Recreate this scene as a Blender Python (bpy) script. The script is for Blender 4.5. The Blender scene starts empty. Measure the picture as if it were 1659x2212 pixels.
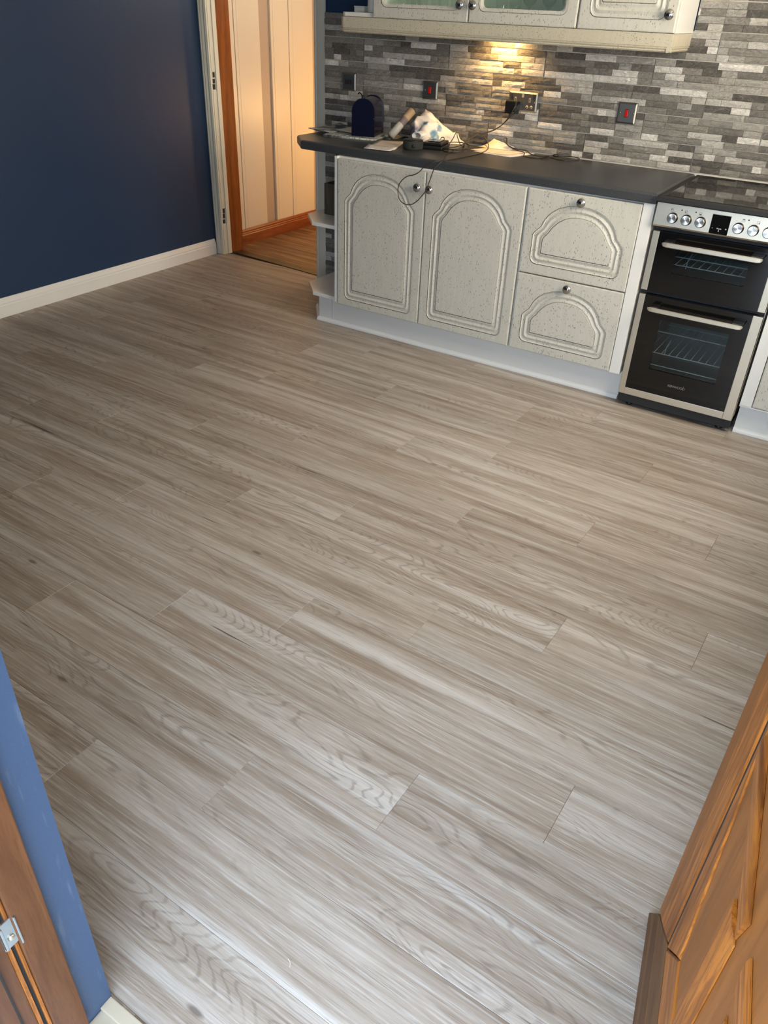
import bpy, bmesh, math, random
from mathutils import Vector, Matrix, Euler
from mathutils.geometry import tessellate_polygon

S = bpy.context.scene
COL = S.collection
PI = math.pi
R = math.radians
random.seed(7)

# ------------------------------------------------------------------ camera
cam = bpy.data.cameras.new('camera')
camo = bpy.data.objects.new('camera', cam)
COL.objects.link(camo)
camo.location = (1.5818, -3.3163, 1.4951)
camo.rotation_euler = (0.98878, -0.03567, 0.56954)
cam.sensor_fit = 'VERTICAL'
cam.sensor_height = 24.0
cam.lens = 1673.2 / 2212 * 24.0
cam.clip_start = 0.02
S.camera = camo
S.cycles.transparent_max_bounces = 32

# ------------------------------------------------------------------ world, lights, exposure
w = bpy.data.worlds.new('sky'); S.world = w; w.use_nodes = True
bg = w.node_tree.nodes['Background']
bg.inputs[0].default_value = (0.66, 0.81, 1.0, 1)
bg.inputs[1].default_value = 9.2
S.view_settings.view_transform = 'Standard'
S.view_settings.look = 'None'
S.view_settings.exposure = 0.08
S.view_settings.gamma = 1.0
S.view_settings.use_curve_mapping = False

def area(name, loc, rot, sx, sy, power, col, spread=PI, portal=False):
    l = bpy.data.lights.new(name, 'AREA'); l.shape = 'RECTANGLE'; l.size = sx; l.size_y = sy
    l.energy = power; l.color = col; l.spread = spread
    if portal: l.cycles.is_portal = True
    o = bpy.data.objects.new(name, l); COL.objects.link(o)
    o.location = loc; o.rotation_euler = rot
    return o
# daylight through the open garden door (sky portal) and the warm evening light through the side window
area('door_portal', (1.30, -3.26, 1.03), (R(90), 0, 0), 0.86, 2.02, 1, (1, 1, 1), portal=True)
area('window_light', (2.12, -0.78, 1.60), (0, R(90), 0), 1.00, 1.15, 58, (1.0, 0.77, 0.44))
# ceiling light of the kitchen is off; hall lamp and under-cabinet lamp are on
hl = bpy.data.lights.new('hall_light', 'POINT'); hl.energy = 20; hl.color = (1.0, 0.56, 0.20); hl.shadow_soft_size = 0.07
hlo = bpy.data.objects.new('hall_light', hl); COL.objects.link(hlo); hlo.location = (-1.62, 2.02, 0.75)
hd = area('hall_area_light', (-1.30, 1.35, 1.9), (0, R(75), 0), 0.5, 0.7, 7, (1.0, 0.90, 0.78))  # unseen pale warm area light inside the hall, no window modelled there

# ------------------------------------------------------------------ materials
def sr(r, g, b):
    f = lambda c: (c / 255 / 12.92) if c / 255 <= 0.04045 else ((c / 255 + 0.055) / 1.055) ** 2.4
    return (f(r), f(g), f(b), 1)

class NT:
    def __init__(s, name):
        s.m = bpy.data.materials.new(name); s.m.use_nodes = True
        s.t = s.m.node_tree; s.n = s.t.nodes; s.l = s.t.links
        s.b = s.n['Principled BSDF']
    def node(s, typ, **kw):
        n = s.n.new(typ)
        for k, v in kw.items(): setattr(n, k, v)
        return n
    def link(s, a, b): s.l.new(a, b)
    def mapping(s, src, scale=(1, 1, 1), rot=(0, 0, 0), loc=(0, 0, 0)):
        m = s.node('ShaderNodeMapping'); m.inputs['Scale'].default_value = scale
        m.inputs['Rotation'].default_value = rot; m.inputs['Location'].default_value = loc
        s.link(src, m.inputs['Vector']); return m.outputs[0]
    def obj(s): return s.node('ShaderNodeTexCoord').outputs['Object']
    def pos(s): return s.node('ShaderNodeNewGeometry').outputs['Position']
    def noise(s, vec, scale=5, detail=3, rough=.5, dist=0):
        n = s.node('ShaderNodeTexNoise'); n.inputs['Scale'].default_value = scale
        n.inputs['Detail'].default_value = detail; n.inputs['Roughness'].default_value = rough
        n.inputs['Distortion'].default_value = dist
        s.link(vec, n.inputs['Vector']); return n.outputs['Fac']
    def ramp(s, fac, stops, interp='LINEAR'):
        r = s.node('ShaderNodeValToRGB'); e = r.color_ramp; e.interpolation = interp
        while len(e.elements) < len(stops): e.elements.new(0.5)
        for el, (p, c) in zip(e.elements, stops):
            el.position = p; el.color = c if len(c) == 4 else (*c, 1)
        s.link(fac, r.inputs[0]); return r.outputs[0]
    def mix(s, fac, a, b, mode='MIX'):
        m = s.node('ShaderNodeMix'); m.data_type = 'RGBA'; m.blend_type = mode
        for i, v in ((0, fac), (6, a), (7, b)):
            if isinstance(v, (int, float)): m.inputs[i].default_value = v
            elif isinstance(v, tuple): m.inputs[i].default_value = v if len(v) == 4 else (*v, 1)
            else: s.link(v, m.inputs[i])
        return m.outputs[2]
    def math(s, op, a, b=0.0, c=0.0):
        m = s.node('ShaderNodeMath', operation=op)
        for i, v in enumerate((a, b, c)):
            if isinstance(v, (int, float)): m.inputs[i].default_value = v
            else: s.link(v, m.inputs[i])
        return m.outputs[0]
    def base(s, v):
        if isinstance(v, tuple): s.b.inputs['Base Color'].default_value = v
        else: s.link(v, s.b.inputs['Base Color'])
    def bump(s, h, strength=.3, dist=.002):
        b = s.node('ShaderNodeBump'); b.inputs['Strength'].default_value = strength
        b.inputs['Distance'].default_value = dist
        s.link(h, b.inputs['Height']); s.link(b.outputs[0], s.b.inputs['Normal'])
    def set(s, **kw):
        for k, v in kw.items(): s.b.inputs[k.replace('_', ' ')].default_value = v
        return s

def plain(name, col, rough=.5, metal=0, **kw):
    t = NT(name); t.set(Roughness=rough, Metallic=metal, **kw)
    p = t.obj(); n = t.noise(p, 9, 3)
    t.base(t.mix(t.math('MULTIPLY', n, .12), col, (col[0] * .7, col[1] * .7, col[2] * .7, 1)))
    return t.m

M = {}
def mat_painted(name, col, rough, bs=.12, streak=0, scale=160):
    t = NT(name); p = t.pos()
    n = t.noise(p, scale, 3); n2 = t.noise(p, 2.5, 3)
    c = t.mix(t.math('MULTIPLY', n2, .25), col, (col[0] * .75, col[1] * .75, col[2] * .78, 1))
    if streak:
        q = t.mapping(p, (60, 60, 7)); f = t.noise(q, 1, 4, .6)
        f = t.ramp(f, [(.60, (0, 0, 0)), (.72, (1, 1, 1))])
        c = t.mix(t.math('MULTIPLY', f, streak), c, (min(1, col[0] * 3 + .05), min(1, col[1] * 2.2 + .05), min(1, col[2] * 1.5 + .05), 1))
    t.base(c); t.set(Roughness=rough); t.bump(n, bs, .001); return t.m
M['navy'] = mat_painted('navy wall paint', (0.016, 0.042, 0.100, 1), .42, .25)
M['navy_skylit'] = mat_painted('navy paint skylit tone', (0.040, 0.070, 0.130, 1), .5, .3, streak=.30)  # wall navy made lighter: skylight on the reveal put into its base colour
M['white_wall'] = mat_painted('white wall paint', sr(222, 216, 205), .7)
M['ceiling'] = mat_painted('ceiling paint', sr(225, 222, 215), .8)
M['sill_white'] = plain('grey white sill bar', sr(186, 190, 194), .4)
M['gloss_white'] = mat_painted('white gloss paint', sr(236, 237, 234), .3, .05)
M['old_white'] = mat_painted('aged cream gloss paint', sr(230, 228, 210), .35, .1)
M['cabinet_white'] = mat_painted('white cabinet laminate', sr(226, 225, 220), .28, .03)
M['hall_panel'] = mat_painted('cream hall panelling', sr(233, 220, 196), .4, .04)
M['hall_strip'] = mat_painted('recessed beige hall strip', sr(190, 170, 148), .5, .04)

def mat_floor():
    t = NT('grey oak vinyl plank')
    oi = t.node('ShaderNodeObjectInfo').outputs['Random']
    cv = t.node('ShaderNodeCombineXYZ')
    t.link(t.math('MULTIPLY', oi, 53.0), cv.inputs[0]); t.link(t.math('MULTIPLY', oi, 17.0), cv.inputs[1]); t.link(t.math('MULTIPLY', oi, 91.0), cv.inputs[2])
    va = t.node('ShaderNodeVectorMath', operation='ADD'); t.link(t.obj(), va.inputs[0]); t.link(cv.outputs[0], va.inputs[1])
    p = va.outputs[0]
    # broad streaks
    a = t.noise(t.mapping(p, (.85, 19, 1)), 1.0, 5, .62, .5)
    c = t.ramp(a, [(.28, sr(124, 108, 95)), (.42, sr(149, 136, 122)), (.54, sr(166, 155, 143)), (.70, sr(187, 179, 170))])
    wv = t.noise(t.mapping(p, (1.6, 12, 1), loc=(9, 4, 0)), 1.0, 3, .5)
    c = t.mix(t.math('MULTIPLY', t.ramp(wv, [(.53, (0, 0, 0)), (.70, (1, 1, 1))]), .42), c, sr(142, 122, 104))
    wl = t.noise(t.mapping(p, (.9, 26, 1), loc=(2, 14, 0)), 1.0, 3, .5)
    c = t.mix(t.math('MULTIPLY', t.ramp(wl, [(.54, (0, 0, 0)), (.68, (1, 1, 1))]), .55), c, sr(200, 197, 192))
    # cathedral figure: contour lines of a stretched field
    dn = t.noise(t.mapping(p, (1.5, 6.5, 1)), 1.0, 2, .45, .3)
    sx = t.node('ShaderNodeSeparateXYZ'); t.link(p, sx.inputs[0])
    ph = t.math('ADD', t.math('MULTIPLY', sx.outputs[1], 230.0), t.math('MULTIPLY', dn, 170.0))
    wv2 = t.math('SINE', t.math('ADD', ph, t.math('MULTIPLY', t.noise(t.mapping(p, (14, 90, 1)), 1, 3), 3.0)))
    mask = t.ramp(t.noise(t.mapping(p, (.8, 7, 1), loc=(5, 3, 2)), 1.0, 2), [(.47, (.06, .06, .06)), (.58, (1, 1, 1))])
    g = t.math('MULTIPLY', t.ramp(wv2, [(.45, (0, 0, 0)), (1, (1, 1, 1))]), t.math('MULTIPLY', mask, .42))
    c = t.mix(g, c, sr(104, 91, 79))
    # fine grain and pores
    f = t.noise(t.mapping(p, (11, 520, 1)), 1.0, 3, .7)
    c = t.mix(t.ramp(f, [(.30, (.55, .55, .55)), (.47, (0, 0, 0))]), c, sr(100, 88, 78))
    f2 = t.noise(t.mapping(p, (6, 210, 1)), 1.0, 4, .65)
    c = t.mix(t.ramp(f2, [(.50, (0, 0, 0)), (.72, (.55, .55, .55))]), c, sr(210, 207, 203))
    # thin dark splits and small knots
    k = t.noise(t.mapping(p, (1.9, 60, 1)), 1.0, 2, .5, .3)
    kk = t.ramp(k, [(.245, (1, 1, 1)), (.268, (0, 0, 0))])
    c = t.mix(t.math('MULTIPLY', kk, .85), c, sr(66, 56, 50))
    vk = t.node('ShaderNodeTexVoronoi'); vk.inputs['Scale'].default_value = 1.0; t.link(t.mapping(p, (2.2, 7, 1)), vk.inputs['Vector'])
    c = t.mix(t.ramp(vk.outputs['Distance'], [(.025, (.7, .7, .7)), (.055, (0, 0, 0))]), c, sr(84, 72, 62))
    # per plank tone
    tone = t.ramp(oi, [(0, (.86, .85, .84)), (.5, (1, 1, 1)), (1, (.93, .91, .90))])
    c = t.mix(1.0, c, tone, 'MULTIPLY')
    t.base(c); t.set(Roughness=.44)
    rr = t.math('ADD', t.math('MULTIPLY', f, .16), .37); t.link(rr, t.b.inputs['Roughness'])
    t.bump(t.math('ADD', f, t.math('MULTIPLY', f2, .6)), .22, .0006)
    return t.m
M['floor'] = mat_floor()
M['joint'] = plain('joint underlay', sr(120, 108, 98), .9)

def mat_wood(name, c1, c2, c3, axis='X', rough=.4, sc=1.0, figure=.5, coat=0):
    t = NT(name)
    oi = t.node('ShaderNodeObjectInfo').outputs['Random']
    va = t.node('ShaderNodeVectorMath', operation='ADD'); cv = t.node('ShaderNodeCombineXYZ')
    for i in range(3): t.link(t.math('MULTIPLY', oi, (31., 47., 13.)[i]), cv.inputs[i])
    t.link(t.obj(), va.inputs[0]); t.link(cv.outputs[0], va.inputs[1]); p = va.outputs[0]
    st = {'X': (1, 12, 12), 'Y': (12, 1, 12), 'Z': (12, 12, 1)}[axis]
    s1 = tuple(x * 1.6 * sc for x in st); s2 = tuple(x * 18 * sc for x in st)
    a = t.noise(t.mapping(p, s1), 1, 4, .6, 1.0)
    c = t.ramp(a, [(.3, c1), (.5, c2), (.7, c3)])
    ring = t.math('SINE', t.math('MULTIPLY', t.noise(t.mapping(p, tuple(x * .9 * sc for x in st)), 1, 2), 70.0))
    c = t.mix(t.math('MULTIPLY', t.ramp(ring, [(.2, (0, 0, 0)), (1, (1, 1, 1))]), figure), c, c1)
    f = t.noise(t.mapping(p, s2), 1, 3, .6)
    c = t.mix(t.ramp(f, [(.35, (.5, .5, .5)), (.5, (0, 0, 0))]), c, c1)
    t.base(c); t.set(Roughness=rough)
    if 'upvc' in name: t.set(Specular_IOR_Level=.22)
    if coat: t.set(Coat_Weight=coat, Coat_Roughness=.2)
    t.bump(f, .25, .0008)
    return t.m
M['pine'] = mat_wood('stained pine post', sr(100, 50, 18), sr(142, 76, 30), sr(164, 94, 42), 'Z', .3, .6, .25, .4)
M['pine_skirt'] = mat_wood('red stained pine skirting', sr(104, 48, 22), sr(140, 70, 36), sr(158, 86, 46), 'Y', .35, .6, .25, .3)
M['oakleaf_z'] = mat_wood('golden oak upvc foil upright', sr(92, 48, 14), sr(150, 88, 30), sr(176, 108, 42), 'Z', .42, 1.4, .45, 0)
M['oakleaf_x'] = mat_wood('golden oak upvc foil level', sr(92, 48, 14), sr(148, 88, 32), sr(172, 104, 42), 'X', .42, 1.4, .40, 0)
M['oakflat'] = mat_wood('golden oak upvc flat panel', sr(114, 68, 28), sr(136, 82, 34), sr(146, 92, 42), 'Z', .45, .8, .15, 0)
M['oakframe'] = mat_wood('brown oak upvc frame', sr(78, 46, 24), sr(96, 60, 34), sr(108, 70, 42), 'Z', .45, 1.5, .15)
M['darkoak'] = mat_wood('dark oak upvc weather bar', sr(66, 40, 18), sr(94, 60, 30), sr(108, 72, 38), 'X', .5, 1.5, .3)
M['hallboard'] = mat_wood('worn brown floorboard', sr(70, 48, 30), sr(126, 92, 62), sr(160, 124, 88), 'X', .4, .5, .35)
M['crate'] = mat_wood('weathered grey brown crate wood', sr(58, 50, 40), sr(84, 74, 60), sr(100, 90, 74), 'Z', .8, 1, .2)

def mat_stone():
    t = NT('split face stone strip')
    oi = t.node('ShaderNodeObjectInfo').outputs['Random']
    c = t.ramp(oi, [(0, sr(92, 88, 83)), (.16, sr(116, 112, 106)), (.34, sr(140, 136, 129)), (.52, sr(166, 162, 155)), (.68, sr(132, 128, 121)), (.76, sr(194, 190, 183)), (.88, sr(222, 218, 211))], 'CONSTANT')
    p = t.pos()
    n = t.noise(t.mapping(p, (38, 38, 70), rot=(0, .45, 0)), 1, 7, .8, 1.6)
    c = t.mix(1.0, c, t.ramp(n, [(.30, (.48, .47, .45)), (.48, (.95, .95, .95)), (.66, (1.38, 1.37, 1.35))]), 'MULTIPLY')
    v = t.node('ShaderNodeTexVoronoi', feature='DISTANCE_TO_EDGE'); v.inputs['Scale'].default_value = 26
    pn = t.noise(p, 20, 4, .6)
    vv = t.node('ShaderNodeVectorMath', operation='ADD'); cx = t.node('ShaderNodeCombineXYZ')
    t.link(t.math('MULTIPLY', pn, .12), cx.inputs[0]); t.link(t.math('MULTIPLY', pn, .07), cx.inputs[2])
    t.link(p, vv.inputs[0]); t.link(cx.outputs[0], vv.inputs[1]); t.link(vv.outputs[0], v.inputs['Vector'])
    crack = t.ramp(v.outputs['Distance'], [(.0, (1, 1, 1)), (.035, (0, 0, 0))])
    c = t.mix(t.math('MULTIPLY', crack, .22), c, sr(200, 196, 190))
    t.base(c); t.set(Roughness=.55)
    t.bump(t.math('ADD', n, t.math('MULTIPLY', t.noise(p, 160, 4, .7), .5)), 1.0, .006)
    return t.m
M['stone'] = mat_stone()
M['grout'] = mat_painted('pale grout', sr(214, 208, 194), .9, .3)
M['tilebody'] = mat_painted('grey tile body', sr(120, 116, 108), .9, .3)

def mat_fleck(name, col, dark, vert=True):
    t = NT(name); p = t.pos()
    s = (230, 230, 80) if vert else (150, 150, 200)
    v = t.node('ShaderNodeTexVoronoi'); v.inputs['Scale'].default_value = 1.0
    v.inputs['Randomness'].default_value = 1.0
    t.link(t.mapping(p, s, rot=(0, .08, 0)), v.inputs['Vector'])
    sc = t.node('ShaderNodeSeparateColor'); t.link(v.outputs['Color'], sc.inputs[0])
    pick = t.math('LESS_THAN', sc.outputs[0], .30)
    near = t.ramp(v.outputs['Distance'], [(.22, (1, 1, 1)), (.38, (0, 0, 0))])
    clump = t.ramp(t.noise(p, 9, 3), [(.35, (.25, .25, .25)), (.6, (1, 1, 1))])
    f = t.math('MULTIPLY', t.math('MULTIPLY', pick, near), t.math('MULTIPLY', clump, .95))
    b = t.noise(t.mapping(p, (60, 60, 7)), 1, 4, .6)
    c = t.mix(t.ramp(b, [(.3, (.45, .45, .45)), (.65, (0, 0, 0))]), col, (col[0] * .78, col[1] * .78, col[2] * .77, 1))
    b2 = t.noise(p, 5, 3)
    c = t.mix(t.math('MULTIPLY', b2, .25), c, (col[0] * .85, col[1] * .86, col[2] * .88, 1))
    c = t.mix(f, c, dark)
    t.base(c); t.set(Roughness=.42); t.bump(f, -.25, .0008); return t.m
M['door'] = mat_fleck('flecked cream cabinet foil', sr(202, 199, 187), sr(88, 83, 74))
M['pelmet'] = mat_fleck('flecked cream pelmet foil', sr(196, 188, 166), sr(100, 92, 76), False)
M['groove'] = plain('dark glaze groove', sr(50, 48, 42), .7)

def mat_worktop():
    t = NT('charcoal laminate worktop'); p = t.pos()
    n = t.noise(p, 420, 2, .7)
    c = t.ramp(n, [(.30, sr(48, 50, 53)), (.55, sr(64, 66, 69)), (.74, sr(92, 94, 97))])
    c = t.mix(t.math('MULTIPLY', t.noise(p, 4, 3), .3), c, sr(58, 56, 54))
    t.base(c); t.set(Roughness=.36); t.bump(n, .15, .0005); return t.m
M['worktop'] = mat_worktop()

def mat_steel(name, col, rough=.28, aniso=0.0, scale=(4, 4, 500), radial=False):
    t = NT(name); p = t.obj()
    n = t.noise(t.mapping(p, scale), 1, 3, .6)
    t.base(t.mix(n, (col[0] * .88, col[1] * .88, col[2] * .88, 1), col))
    t.set(Metallic=1.0, Roughness=rough)
    t.link(t.math('ADD', t.math('MULTIPLY', n, .12), rough - .05), t.b.inputs['Roughness'])
    if radial:
        t.set(Anisotropic=.92)
        tg = t.node('ShaderNodeTangent', direction_type='RADIAL', axis='Z'); t.link(tg.outputs[0], t.b.inputs['Tangent'])
    return t.m
M['steel'] = mat_steel('brushed stainless steel', sr(220, 209, 188), .40)
M['steel_knob'] = mat_steel('spun steel knob face', sr(225, 222, 215), .30, radial=True)
M['chrome'] = mat_steel('dull chrome', sr(190, 188, 182), .16)
M['plate'] = mat_steel('dark nickel switch plate', sr(150, 148, 142), .42)
M['zinc'] = mat_steel('zinc door keep', sr(190, 200, 205), .3, scale=(60, 60, 60))
M['black_glass'] = plain('black glass', (.004, .004, .004, 1), .07)
M['hob_glass'] = plain('black ceramic hob glass', (.006, .006, .006, 1), .05, Specular_IOR_Level=.8)
M['black'] = plain('black plastic', (.008, .008, .008, 1), .35)
M['black_matt'] = plain('matt black enamel', (.010, .010, .010, 1), .6)
M['rubber'] = plain('black rubber gasket', (.012, .010, .009, 1), .8)
M['oven'] = plain('dark teal oven enamel', sr(120, 148, 152), .5)
M['rack'] = plain('bright wire', sr(235, 238, 238), .3)
M['print_grey'] = plain('grey logo print', sr(130, 128, 120), .5)
M['print_white'] = plain('white print', sr(215, 215, 210), .5)
M['print_black'] = plain('black print', sr(40, 36, 32), .5)
M['led'] = plain('dark red pilot lamp', sr(52, 12, 10), .2)
M['red'] = plain('red rocker switch', sr(190, 24, 14), .3)
M['ivory'] = plain('grey socket insert', sr(150, 146, 136), .45)
M['slot'] = plain('dark slot', (.01, .01, .01, 1), .7)
M['navy_metal'] = plain('navy enamel', sr(10, 11, 36), .25)
M['maroon_gloss'] = plain('glossy dark navy side', sr(26, 20, 40), .12)
M['paper'] = plain('white paper', sr(226, 220, 214), .75)
M['paper_line'] = plain('lined note paper', sr(222, 208, 194), .75)
M['brownpaper'] = plain('brown paper', sr(168, 152, 130), .8)
M['card_white'] = plain('white card', sr(225, 225, 220), .5)
M['ceramic'] = plain('white glazed ceramic', sr(225, 224, 216), .2)
M['fabric_puck'] = plain('charcoal woven cover', sr(44, 46, 44), .9)
M['cable'] = plain('black cable sheath', (.012, .011, .010, 1), .45)
M['cable_grey'] = plain('brown black cable sheath', sr(46, 40, 34), .45)
M['bronze'] = plain('bronze floor bar', sr(88, 74, 52), .35, .6)
M['sill'] = plain('cream door sill', sr(172, 162, 142), .45)
M['patio'] = mat_painted('patio concrete', sr(150, 148, 142), .9, .4)

def mat_news():
    t = NT('newsprint'); p = t.pos()
    n = t.noise(t.mapping(p, (60, 300, 40)), 1, 3); c = t.ramp(n, [(.45, sr(178, 180, 172)), (.56, sr(120, 122, 120))])
    t.base(c); t.set(Roughness=.8); return t.m
M['news'] = mat_news()
def mat_magazine():
    t = NT('magazine cover'); p = t.obj()
    n = t.noise(p, 9, 2); c = t.ramp(n, [(.42, sr(30, 52, 70)), (.50, sr(170, 176, 172)), (.62, sr(120, 128, 124))], 'CONSTANT')
    t.base(c); t.set(Roughness=.35); return t.m
M['magazine'] = mat_magazine()
def mat_towel():
    t = NT('white towel with blue flowers'); p = t.obj()
    v = t.node('ShaderNodeTexVoronoi', feature='SMOOTH_F1'); v.inputs['Scale'].default_value = 17; v.inputs['Smoothness'].default_value = .2
    pn = t.noise(p, 25, 3)
    vv = t.node('ShaderNodeVectorMath', operation='ADD'); cx = t.node('ShaderNodeCombineXYZ'); t.link(t.math('MULTIPLY', pn, .06), cx.inputs[0]); t.link(t.math('MULTIPLY', pn, .04), cx.inputs[2])
    t.link(p, vv.inputs[0]); t.link(cx.outputs[0], vv.inputs[1]); t.link(vv.outputs[0], v.inputs['Vector'])
    m = t.ramp(v.outputs['Distance'], [(.30, (1, 1, 1)), (.44, (0, 0, 0))])
    sx = t.node('ShaderNodeSeparateXYZ'); t.link(p, sx.inputs[0])
    lf = t.math('MULTIPLY', t.ramp(sx.outputs[0], [(.10, (1, 1, 1)), (.14, (0, 0, 0))]), t.ramp(sx.outputs[2], [(.06, (1, 1, 1)), (.085, (0, 0, 0))]))
    sel = t.ramp(t.noise(p, 13, 2), [(.40, (0, 0, 0)), (.54, (1, 1, 1))])
    blue = t.mix(t.noise(p, 40, 2), sr(28, 70, 130), sr(150, 195, 215))
    deep = t.mix(t.ramp(t.noise(p, 60, 3), [(.4, (0, 0, 0)), (.6, (1, 1, 1))]), sr(18, 40, 100), sr(130, 150, 190))
    c = t.mix(t.math('MULTIPLY', m, sel), sr(236, 228, 218), blue)
    c = t.mix(t.math('MULTIPLY', lf, .8), c, deep)
    t.base(c); t.set(Roughness=.9); t.bump(t.noise(p, 500, 2), .3, .001); return t.m
M['towel'] = mat_towel()
def mat_roll():
    t = NT('banded wrapping paper'); p = t.obj()
    sx = t.node('ShaderNodeSeparateXYZ'); t.link(p, sx.inputs[0])
    c = t.ramp(t.math('MULTIPLY', sx.outputs[2], 5.4), [(0, sr(176, 174, 164)), (.40, sr(176, 174, 164)), (.44, sr(112, 102, 104)), (.62, sr(128, 116, 112)), (.66, sr(178, 158, 132))], 'CONSTANT')
    t.base(c); t.set(Roughness=.5); return t.m
M['roll'] = mat_roll()
def mat_glass(name, col=(1, 1, 1, 1), tint=1.0, rough=0.02, gl=.10):
    t = NT(name); o = t.n['Material Output']
    tr = t.node('ShaderNodeBsdfTransparent'); tr.inputs[0].default_value = (col[0] * tint, col[1] * tint, col[2] * tint, 1)
    g = t.node('ShaderNodeBsdfGlossy'); g.inputs['Roughness'].default_value = rough
    lw = t.node('ShaderNodeLayerWeight')
    fr = t.node('ShaderNodeMath', operation='MULTIPLY_ADD'); t.link(t.math('POWER', lw.outputs['Facing'], 5.0), fr.inputs[0]); fr.inputs[1].default_value = .9; fr.inputs[2].default_value = .045
    mx = t.node('ShaderNodeMixShader'); t.link(fr.outputs[0], mx.inputs[0]); t.link(tr.outputs[0], mx.inputs[1]); t.link(g.outputs[0], mx.inputs[2])
    t.link(mx.outputs[0], o.inputs[0]); return t.m
M['pane'] = mat_glass('cabinet glass pane', (.93, .99, .95, 1))
M['oven_glass'] = mat_glass('tinted oven glass', (.80, .88, .90, 1), .80)
M['tumbler'] = mat_glass('clear drinking glass', (.96, .98, .97, 1), 1.0)

# ------------------------------------------------------------------ mesh builder
class MB:
    def __init__(s): s.v = []; s.f = []; s.mi = []; s.cur = 0; s.smooth = []; s.sm = False
    def add(s, vs, fs):
        o = len(s.v); s.v += [tuple(v) for v in vs]
        for f in fs: s.f.append(tuple(i + o for i in f)); s.mi.append(s.cur); s.smooth.append(s.sm)
        return s
    def box(s, x0, x1, y0, y1, z0, z1, b=0):
        if x0 > x1: x0, x1 = x1, x0
        if y0 > y1: y0, y1 = y1, y0
        if z0 > z1: z0, z1 = z1, z0
        if b <= 0:
            v = [(x, y, z) for z in (z0, z1) for y in (y0, y1) for x in (x0, x1)]
            return s.add(v, [(0, 2, 3, 1), (4, 5, 7, 6), (0, 1, 5, 4), (2, 6, 7, 3), (0, 4, 6, 2), (1, 3, 7, 5)])
        bm = bmesh.new(); bmesh.ops.create_cube(bm, size=1)
        for v in bm.verts: v.co = Vector(((x0 + x1) / 2 + v.co.x * (x1 - x0), (y0 + y1) / 2 + v.co.y * (y1 - y0), (z0 + z1) / 2 + v.co.z * (z1 - z0)))
        bmesh.ops.bevel(bm, geom=bm.edges[:], offset=b, segments=2, profile=.6, affect='EDGES')
        bm.verts.index_update()
        s.add([v.co[:] for v in bm.verts], [[v.index for v in f.verts] for f in bm.faces]); bm.free(); return s
    def prism(s, poly, z0, z1, b=0, axis='Z'):
        """poly: ccw list of 2D; extruded along axis. b: chamfer on the z1 end"""
        n = len(poly)
        def P(a, c, h): return (a, c, h) if axis == 'Z' else ((a, h, c) if axis == 'Y' else (h, a, c))
        rings = [[P(a, c, z0) for a, c in poly]]
        if b > 0:
            ins = inset(poly, b)
            rings += [[P(a, c, z1 - b) for a, c in poly], [P(a, c, z1) for a, c in ins]]
        else: rings.append([P(a, c, z1) for a, c in poly])
        v = [p for r in rings for p in r]; fs = []
        for k in range(len(rings) - 1):
            for i in range(n):
                j = (i + 1) % n; fs.append((k * n + i, k * n + j, (k + 1) * n + j, (k + 1) * n + i))
        fs.append(tuple(reversed(range(n)))); fs.append(tuple((len(rings) - 1) * n + i for i in range(n)))
        return s.add(v, fs)
    def rings(s, rs, cap0=True, cap1=True, closed=True):
        n = len(rs[0]); v = [p for r in rs for p in r]; fs = []
        for k in range(len(rs) - 1):
            for i in range(n if closed else n - 1):
                j = (i + 1) % n; fs.append((k * n + i, k * n + j, (k + 1) * n + j, (k + 1) * n + i))
        if cap0: fs.append(tuple(reversed(range(n))))
        if cap1: fs.append(tuple((len(rs) - 1) * n + i for i in range(n)))
        return s.add(v, fs)
    def lathe(s, prof, c=(0, 0, 0), d=(0, 0, 1), n=24):
        """prof: (radius, height) pairs, height along d"""
        d = Vector(d).normalized(); u = d.orthogonal().normalized(); w_ = d.cross(u); c = Vector(c)
        rs = [[tuple(c + d * h + (u * math.cos(2 * PI * i / n) + w_ * math.sin(2 * PI * i / n)) * max(r, 1e-5)) for i in range(n)] for r, h in prof]
        o = s.sm; s.sm = True; s.rings(rs); s.sm = o; return s
    def tube(s, pts, r, n=8, cyclic=False):
        pts = [Vector(p) for p in pts]; rs = []; u = None
        for i, p in enumerate(pts):
            a = pts[max(i - 1, 0)]; b = pts[min(i + 1, len(pts) - 1)]; d = (b - a)
            d = d.normalized() if d.length > 1e-9 else Vector((0, 0, 1))
            u = (d.orthogonal() if u is None else (u - d * u.dot(d)))
            u = u.normalized() if u.length > 1e-6 else d.orthogonal().normalized()
            v = d.cross(u); rr = r[i] if isinstance(r, list) else r
            rs.append([tuple(p + (u * math.cos(2 * PI * k / n) + v * math.sin(2 * PI * k / n)) * rr) for k in range(n)])
        o = s.sm; s.sm = True; s.rings(rs); s.sm = o; return s
    def build(s, name, mats, parent=None, local=False):
        if not isinstance(mats, (list, tuple)): mats = [mats]
        me = bpy.data.meshes.new(name)
        vs = s.v
        if parent is not None and not local:
            mi = world_matrix(parent).inverted(); vs = [tuple(mi @ Vector(v)) for v in vs]
        me.from_pydata(vs, [], s.f)
        for m in mats: me.materials.append(m if not isinstance(m, str) else M[m])
        me.polygons.foreach_set('material_index', s.mi); me.polygons.foreach_set('use_smooth', s.smooth)
        me.validate(); me.update()
        bm = bmesh.new(); bm.from_mesh(me); bmesh.ops.recalc_face_normals(bm, faces=bm.faces[:]); bm.to_mesh(me); bm.free()
        o = bpy.data.objects.new(name, me); COL.objects.link(o)
        if parent is not None: o.parent = parent
        return o

def world_matrix(o):
    m = Matrix.LocRotScale(o.location, o.rotation_euler, None)
    return (world_matrix(o.parent) @ m) if o.parent else m

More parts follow.
